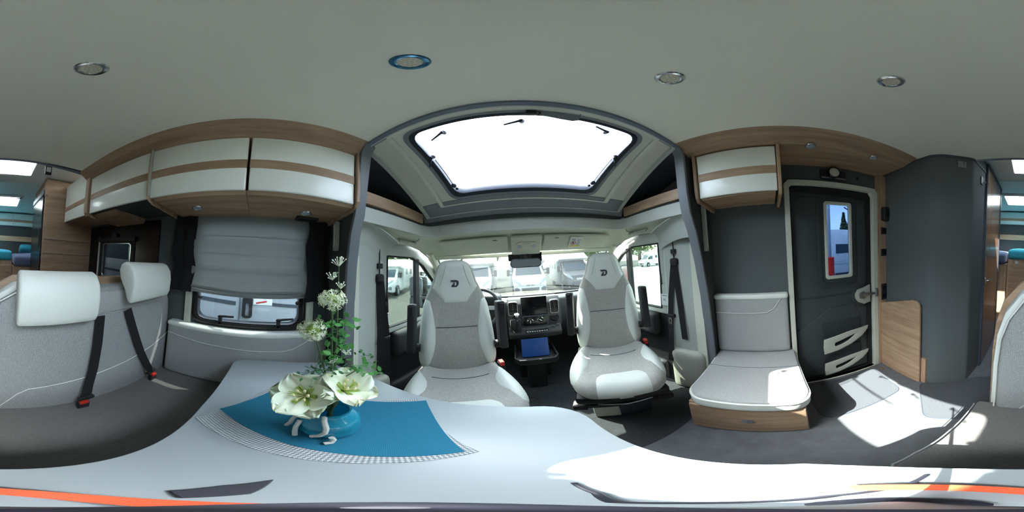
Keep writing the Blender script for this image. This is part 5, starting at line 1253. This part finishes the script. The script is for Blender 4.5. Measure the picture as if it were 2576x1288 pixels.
tag(b.build('roof_spoiler', 'car_white', smooth=True), 'grey curved wind spoiler bar above the cab roof window', 'spoiler')
# ================================================================== outside
GZ = -.72
b = MB(); b.box(-60, 60, -60, 80, GZ-.1, GZ); struct(b, 'ground', 'asphalt', 'sunlit grey yard ground')
b = MB(); b.prism([(1.5, -2), (30, -2), (30, 24), (6.0, 24), (3.5, 6.0)], 'z', GZ, GZ+.012); struct(b, 'ground_slab', 'concrete', 'bright concrete yard beside the passenger door')
def wheel(t, x, y, r=.35):
    b = MB(); b.lathe([(r*.6, -.11), (r*.95, -.11), (r, -.07), (r, .07), (r*.95, .11), (r*.6, .11)], (x, y, r), 24, ax='x'); w = b.build('tyre', 'rubber', t, smooth=True, local=True)
    b = MB(); b.lathe([(.001, -.10), (r*.62, -.10), (r*.62, .10), (.001, .10)], (x, y, r), 20, ax='x')
    for k in range(5): b.box(x-.125, x+.125, y-.02, y+.02, r-.19, r+.19, rot=Matrix.Rotation(RA(36*k), 3, 'X'), piv=(x, y, r))
    b.build('rim', 'car_grey', w, local=True)
def camper(label, x, y, rz=0, body='car_white', cab='car_white', L=6.6, H=2.85):
    t = thing('motorhome', label, 'motorhome', (0, 0, 0), 'parked motorhomes outside')
    # cab: nose at y=0 pointing -y
    P = [(.0, .45), (-.03, .60), (.0, .95), (.10, 1.12), (.75, 1.36), (1.35, 2.02), (1.6, 2.15), (2.3, 2.2), (2.3, .32), (.15, .32)]
    b = MB(); b.prism(P, 'x', -1.0, 1.0)
    for v in b.bm.verts:
        if v.co.z > 1.3: v.co.x *= 1-.20*min(1, (v.co.z-1.3)/.8)
        if v.co.y < .2: v.co.x *= .90
    b.build('cab_body', cab, t, smooth=True, bevel=.05, bseg=3, local=True)
    Pb = [(1.15, 2.25), (1.9, 2.62), (2.5, H), (L, H), (L, .45), (2.1, .45), (2.1, 2.05), (1.45, 2.1)]
    b = MB(); b.prism(Pb, 'x', -1.13, 1.13); b.build('coach_body', body, t, bevel=.05, smooth=True, local=True)
    b = MB(); b.prism([(.80, 1.40), (1.33, 1.98), (1.345, 1.975), (.815, 1.39)], 'x', -.80, .80)
    for v in b.bm.verts:
        if v.co.z > 1.8: v.co.x *= .90
        v.co.y -= .012; v.co.z += .008
    b.build('windscreen', 'car_glass', t, local=True)
    b = MB(); b.box(-.80, .80, .775, .80, 1.345, 1.395, .004); b.build('scuttle', 'rubber', t, local=True)
    for w_ in (-.6, .12):
        b = MB(); b.tube([(w_, .78, 1.40), (w_+.6, .86, 1.47)], .008, 6); b.build('wiper', 'rubber', t, local=True)
    b = MB(); b.prism([(-.42, .46), (.42, .46), (.50, .74), (-.50, .74)], 'y', -.045, .0); g = b.build('grille', 'dash_light', t, bevel=.01, local=True)
    b = MB()
    for k in range(6): b.box(-.46, .46, -.055, -.04, .49+.042*k, .50+.042*k)
    b.lathe([(.001, -.065), (.06, -.06), (.07, -.045)], (0, 0, .63), 16, ax='y'); b.build('grille_bars', 'edge_dark', g, local=True)
    b = MB(); b.box(-.26, .26, -.06, -.045, .84, .95, .005); pl = b.build('number_plate', 'label_white', t, local=True)
    b = MB()
    for k in range(7):
        if k != 3: b.box(-.2+.06*k, -.165+.06*k, -.065, -.058, .865, .925)
    b.build('plate_markings', 'edge_dark', pl, local=True)
    for s in (-1, 1):
        b = MB(); b.prism([(s*.52, .86), (s*.90, 1.10), (s*.93, 1.28), (s*.78, 1.24), (s*.52, 1.0)], 'y', -.035, .10)
        for v in b.bm.verts: v.co.y += .30*max(0, (v.co.z-1.0))+.25*max(0, abs(v.co.x)-.6)
        b.build('headlight', 'car_grey', t, smooth=True, bevel=.01, local=True)
        b = MB(); b.prism([(s*.60, .56), (s*.86, .52), (s*.88, .74), (s*.74, .78), (s*.60, .70)], 'y', -.035, .05); b.build('bumper_recess', 'edge_dark', t, local=True)
        b = MB(); b.ball((s*.78, -.02, .40), .05, 2, (1, .5, 1)); b.build('fog_lamp', 'chrome', t, smooth=True, local=True)
        b = MB(); b.box(s*1.22-.09, s*1.22+.09, .85, .98, 1.38, 1.78, .03); m_ = b.build('mirror', 'rubber', t, smooth=True, local=True)
        b = MB(); b.tube([(s*1.15, .93, 1.48), (s*.95, 1.0, 1.42)], .03, 8); b.build('mirror_arm', 'rubber', m_, smooth=True, local=True); b = MB(); b.tube([(s*1.15, .93, 1.68), (s*.93, 1.05, 1.66)], .03, 8); b.build('mirror_arm', 'rubber', m_, smooth=True, local=True)
        b = MB(); b.prism([(.98, 1.38), (1.42, 1.88), (1.95, 1.93), (1.95, 1.36)], 'x', s*.90-.012 if s > 0 else -1.0, 1.0 if s > 0 else -.89); b.build('door_window', 'car_glass', t, local=True)
        b = MB(); b.tube([(s*1.003, .95, .55), (s*1.003, .93, 1.3)], .006, 4); b.build('door_gap', 'edge_dark', t, local=True); b = MB(); b.tube([(s*1.003, 2.05, .55), (s*1.003, 2.05, 1.9)], .006, 4); b.build('door_gap', 'edge_dark', t, local=True)
        for yy, ww in ((2.6, .55), (3.9, .8), (5.4, .7)):
            b = MB(); b.box(s*1.135-.006, s*1.135+.006, yy, yy+ww, 1.55, 2.05, .004); b.build('window', 'car_glass', t, local=True)
        b = MB(); b.box(s*1.134-.004, s*1.134+.004, 2.15, L-.1, .95, 1.02); b.build('stripe', 'car_grey', t, local=True); b = MB(); b.box(s*1.134-.004, s*1.134+.004, 2.15, L-.4, 1.10, 1.13); b.build('stripe', 'car_grey', t, local=True)
        b = MB(); b.prism([(.55, .30), (.58, .62), (.78, .80), (1.10, .80), (1.30, .62), (1.34, .30)], 'x', s*.96-.05, s*.96+.045); b.build('wheel_arch', 'rubber', t, local=True)
        wheel(t, s*.90, .94); wheel(t, s*.95, 4.9)
        b = MB(); b.box(s*.95-.05, s*.95+.05, L-.02, L+.03, .9, 1.4, .01); b.build('tail_lamp', 'tail_red', t, local=True)
    b = MB()
    for k, c in enumerate('||||||'): b.box(-.30+.09*k, -.245+.09*k, 1.60-.0, 1.62, 2.44, 2.50)
    b.build('lettering_markings', 'car_grey', t, local=True)
    t.location = (x, y, GZ); t.rotation_euler = (0, 0, rz); t.scale = (1, 1, 1)
    return t
m1 = camper('white motorhome straight ahead behind the rear-view mirror', .80, 9.0)
def again(src, label, x, y, rz, swap=None):
    c = copy_tree(src); c['label'] = label; c.location = (x, y, GZ); c.rotation_euler = (0, 0, rz)
    if swap:
        for ch in [o for o in COL.objects if o.parent == c and o.name.split('.')[0] in swap]:
            ch.data = ch.data.copy(); ch.data.materials.clear(); ch.data.materials.append(MATS[swap[ch.name.split('.')[0]]])
    return c
again(m1, 'white motorhome ahead on the left, seen past the driver headrest', -2.4, 9.3, RA(4))
m3 = again(m1, 'motorhome with black cab ahead on the right, beside the passenger headrest', 4.1, 9.8, RA(-4), {'cab_body': 'car_black'})
again(m1, 'white motorhome seen through the driver door window', -8.6, 8.0, RA(22))
again(m1, 'white motorhome far off in the passenger door window', 21.0, 21.5, RA(-96))
again(m1, 'white motorhome far off through the entrance door window', 9.6, -8.0, RA(5))
again(m1, 'white motorhome standing far left behind the driver headrest', -6.3, 11.0, RA(6))
# neighbour motorhome close on the left: flank with door
t = thing('neighbour_motorhome', 'pale grey flank of the motorhome parked right beside the dinette window', 'motorhome', (-3.5, -2.0, GZ))
b = MB(); b.box(-4.7, -2.45, -5.2, 1.7, GZ+.35, 2.05, .06); b.build('coach_body', 'car_grey', t, smooth=True)
b = MB(); b.ring([(-.245, -.30), (.66, -.30), (.66, 1.55), (-.245, 1.55)], [(-.235, -.29), (.65, -.29), (.65, 1.54), (-.235, 1.54)], 'x', -2.449, -2.44); d = b.build('door_gap', 'edge_dark', t)
for y0, y1, zz in ((-1.2, -.30, .80), (.24, .62, .76), (.68, 1.0, .74)):
    b = MB(); b.prism([(y0, zz), (y1, zz-.05), (y1, zz-.11), (y0, zz-.06)] if y0 < 0 else [(y0, zz), (y1, zz-.03), (y1, zz-.08), (y0, zz-.05)], 'x', -2.449, -2.442); b.build('stripe', 'edge_dark', t)
b = MB(); b.ring(rrect(-.20, -.05, .50, .84, .05), rrect(-.15, -.10, .53, .74, .02), 'x', -2.449, -2.42); b.build('door_handle', 'rubber', d, smooth=True)
b = MB(); b.box(-2.449, -2.443, -.04, .24, .72, .82); b.build('sticker', 'label_white', d)
b = MB(); b.box(-2.4435, -2.442, .0, .16, .75, .775, rot=Matrix.Rotation(RA(12), 3, 'X')); b.build('sticker_band', 'label_red', d)
b = MB(); b.box(-2.449, -2.445, -.1, .55, 1.02, 1.4, .003); b.build('window', 'car_glass', t)
b = MB(); b.box(-2.449, -2.445, -3.6, -2.5, 1.25, 1.7, .003); b.build('window', 'car_glass', t)
b = MB(); b.box(-2.449, -2.445, -3.6, -1.6, .95, 1.0); b.build('stripe', 'edge_dark', t)
for y in (-4.2,): wheel(t, -2.75-t.location.x, y-t.location.y) if False else None
b = MB(); b.box(-4.6, -2.6, -5.0, 1.5, GZ, GZ+.4); b.build('underbody', 'rubber', t)
# flagpole and red post beyond the entrance door
from math import tan
b = MB(); b.lathe([(.001, 1.0), (.09, 1.0), (.09, 5.5), (.001, 5.6)], (4.05, -1.49, 0), 16); tag(b.build('flag_pole', 'car_grey', smooth=True), 'grey metal pole outside the entrance door window', 'pole')
b = MB(); b.lathe([(.16, GZ), (.16, .99), (.10, .998)], (4.05, -1.49, 0), 20); tag(b.build('post_sleeve', 'red_paint', smooth=True), 'bright red sleeve round the foot of the metal pole', 'post')
t = thing('street_lamp', 'slender street lamp with two curved arms beyond the entrance door', 'lamp post', (14.0, -8.3, GZ))
b = MB(); b.tube([(14, -8.3, GZ), (14, -8.3, 4.6)], .07, 8); b.build('pole', 'car_grey', t, smooth=True)
b = MB(); b.tube([(14, -8.3, 4.6), (14, -9.4, 5.1), (14, -10.2, 5.9)], .06, 6); b.tube([(14, -8.3, 4.6), (14, -7.6, 4.5), (14, -6.9, 4.9)], .06, 6); b.build('arm', 'edge_dark', t, smooth=True)
# trees
def tree(label, x, y, h, r, conifer, seed, g='trees round the yard'):
    rnd = random.Random(seed); t = thing('conifer_tree' if conifer else 'leafy_tree', label, 'tree', (x, y, GZ), g)
    b = MB(); b.tube([(x, y, GZ), (x+.1, y, GZ+h*.5), (x, y, GZ+h*.92)], [r*.10, r*.07, r*.02], 8); b.build('trunk', 'bark', t, smooth=True)
    b = MB(); bm = b.bm
    n = 1500
    for k in range(n):
        if conifer:
            f = rnd.random()**.8; rr = r*(1-f)*(.55+.45*((f*9) % 1)); a = rnd.random()*2*pi; q = rr*(.55+.45*rnd.random()); p = Vector((x+q*cos(a), y+q*sin(a), GZ+h*(.12+.88*f)-.25*q)); s = h*.035
        else:
            d = Vector((rnd.gauss(0, 1), rnd.gauss(0, 1), rnd.gauss(0, 1))).normalized(); q = r*(.55+.45*rnd.random()); p = Vector((x, y, GZ+h*.62))+Vector((d.x*q, d.y*q, d.z*q*h*.38/r)); s = h*.04
        u = Vector((rnd.gauss(0, 1), rnd.gauss(0, 1), rnd.gauss(0, .6))).normalized()*s; w = u.orthogonal().normalized()*s*.6
        bm.faces.new([bm.verts.new(c) for c in (p-u, p-w, p+u, p+w)])
    b.build('foliage', 'conifer' if conifer else 'foliage', t)
tree('tall pointed conifer beyond the entrance door window', 15.5, -10.6, 9.5, 2.2, True, 1)
tree('smaller conifer left of the street lamp beyond the entrance door', 19.5, -9.5, 6.2, 1.6, True, 2)
tree('leafy tree low behind the far motorhome in the door window', 22.0, -12.6, 5.6, 2.2, False, 3)
tree('leafy green tree behind the far motorhome in the passenger window', 26, 27, 9, 4.5, False, 4)
tree('leafy green tree at the left edge of the passenger window', 17.5, 36, 9, 4.5, False, 5)
tree('dark leafy tree behind the motorhomes on the driver side', -16, 17, 8, 4.0, False, 6)
tree('leafy tree behind the yard far ahead on the left', -6, 26, 7, 4.0, False, 7)
tree('leafy tree behind the yard far ahead on the right', 11, 27, 7, 4.0, False, 8)
b = MB(); b.box(-9.9, -5.2, -.2, 3.2, GZ, GZ+.75, .25, 4); tag(b.build('parked_car', 'car_black', smooth=True), 'low dark car body in front of the driver quarter window', 'car') if False else None
# panes of the bedroom windows
b = MB(); b.box(1.21, 1.214, -3.4, -2.6, 1.15, 1.6); struct(b, 'window_5', 'window_glass', 'bedroom side window')
b = MB(); b.box(-1.03, -1.026, -3.6, -2.6, 1.1, 1.5); struct(b, 'window_6', 'window_glass', 'bedroom window on the kitchen side')
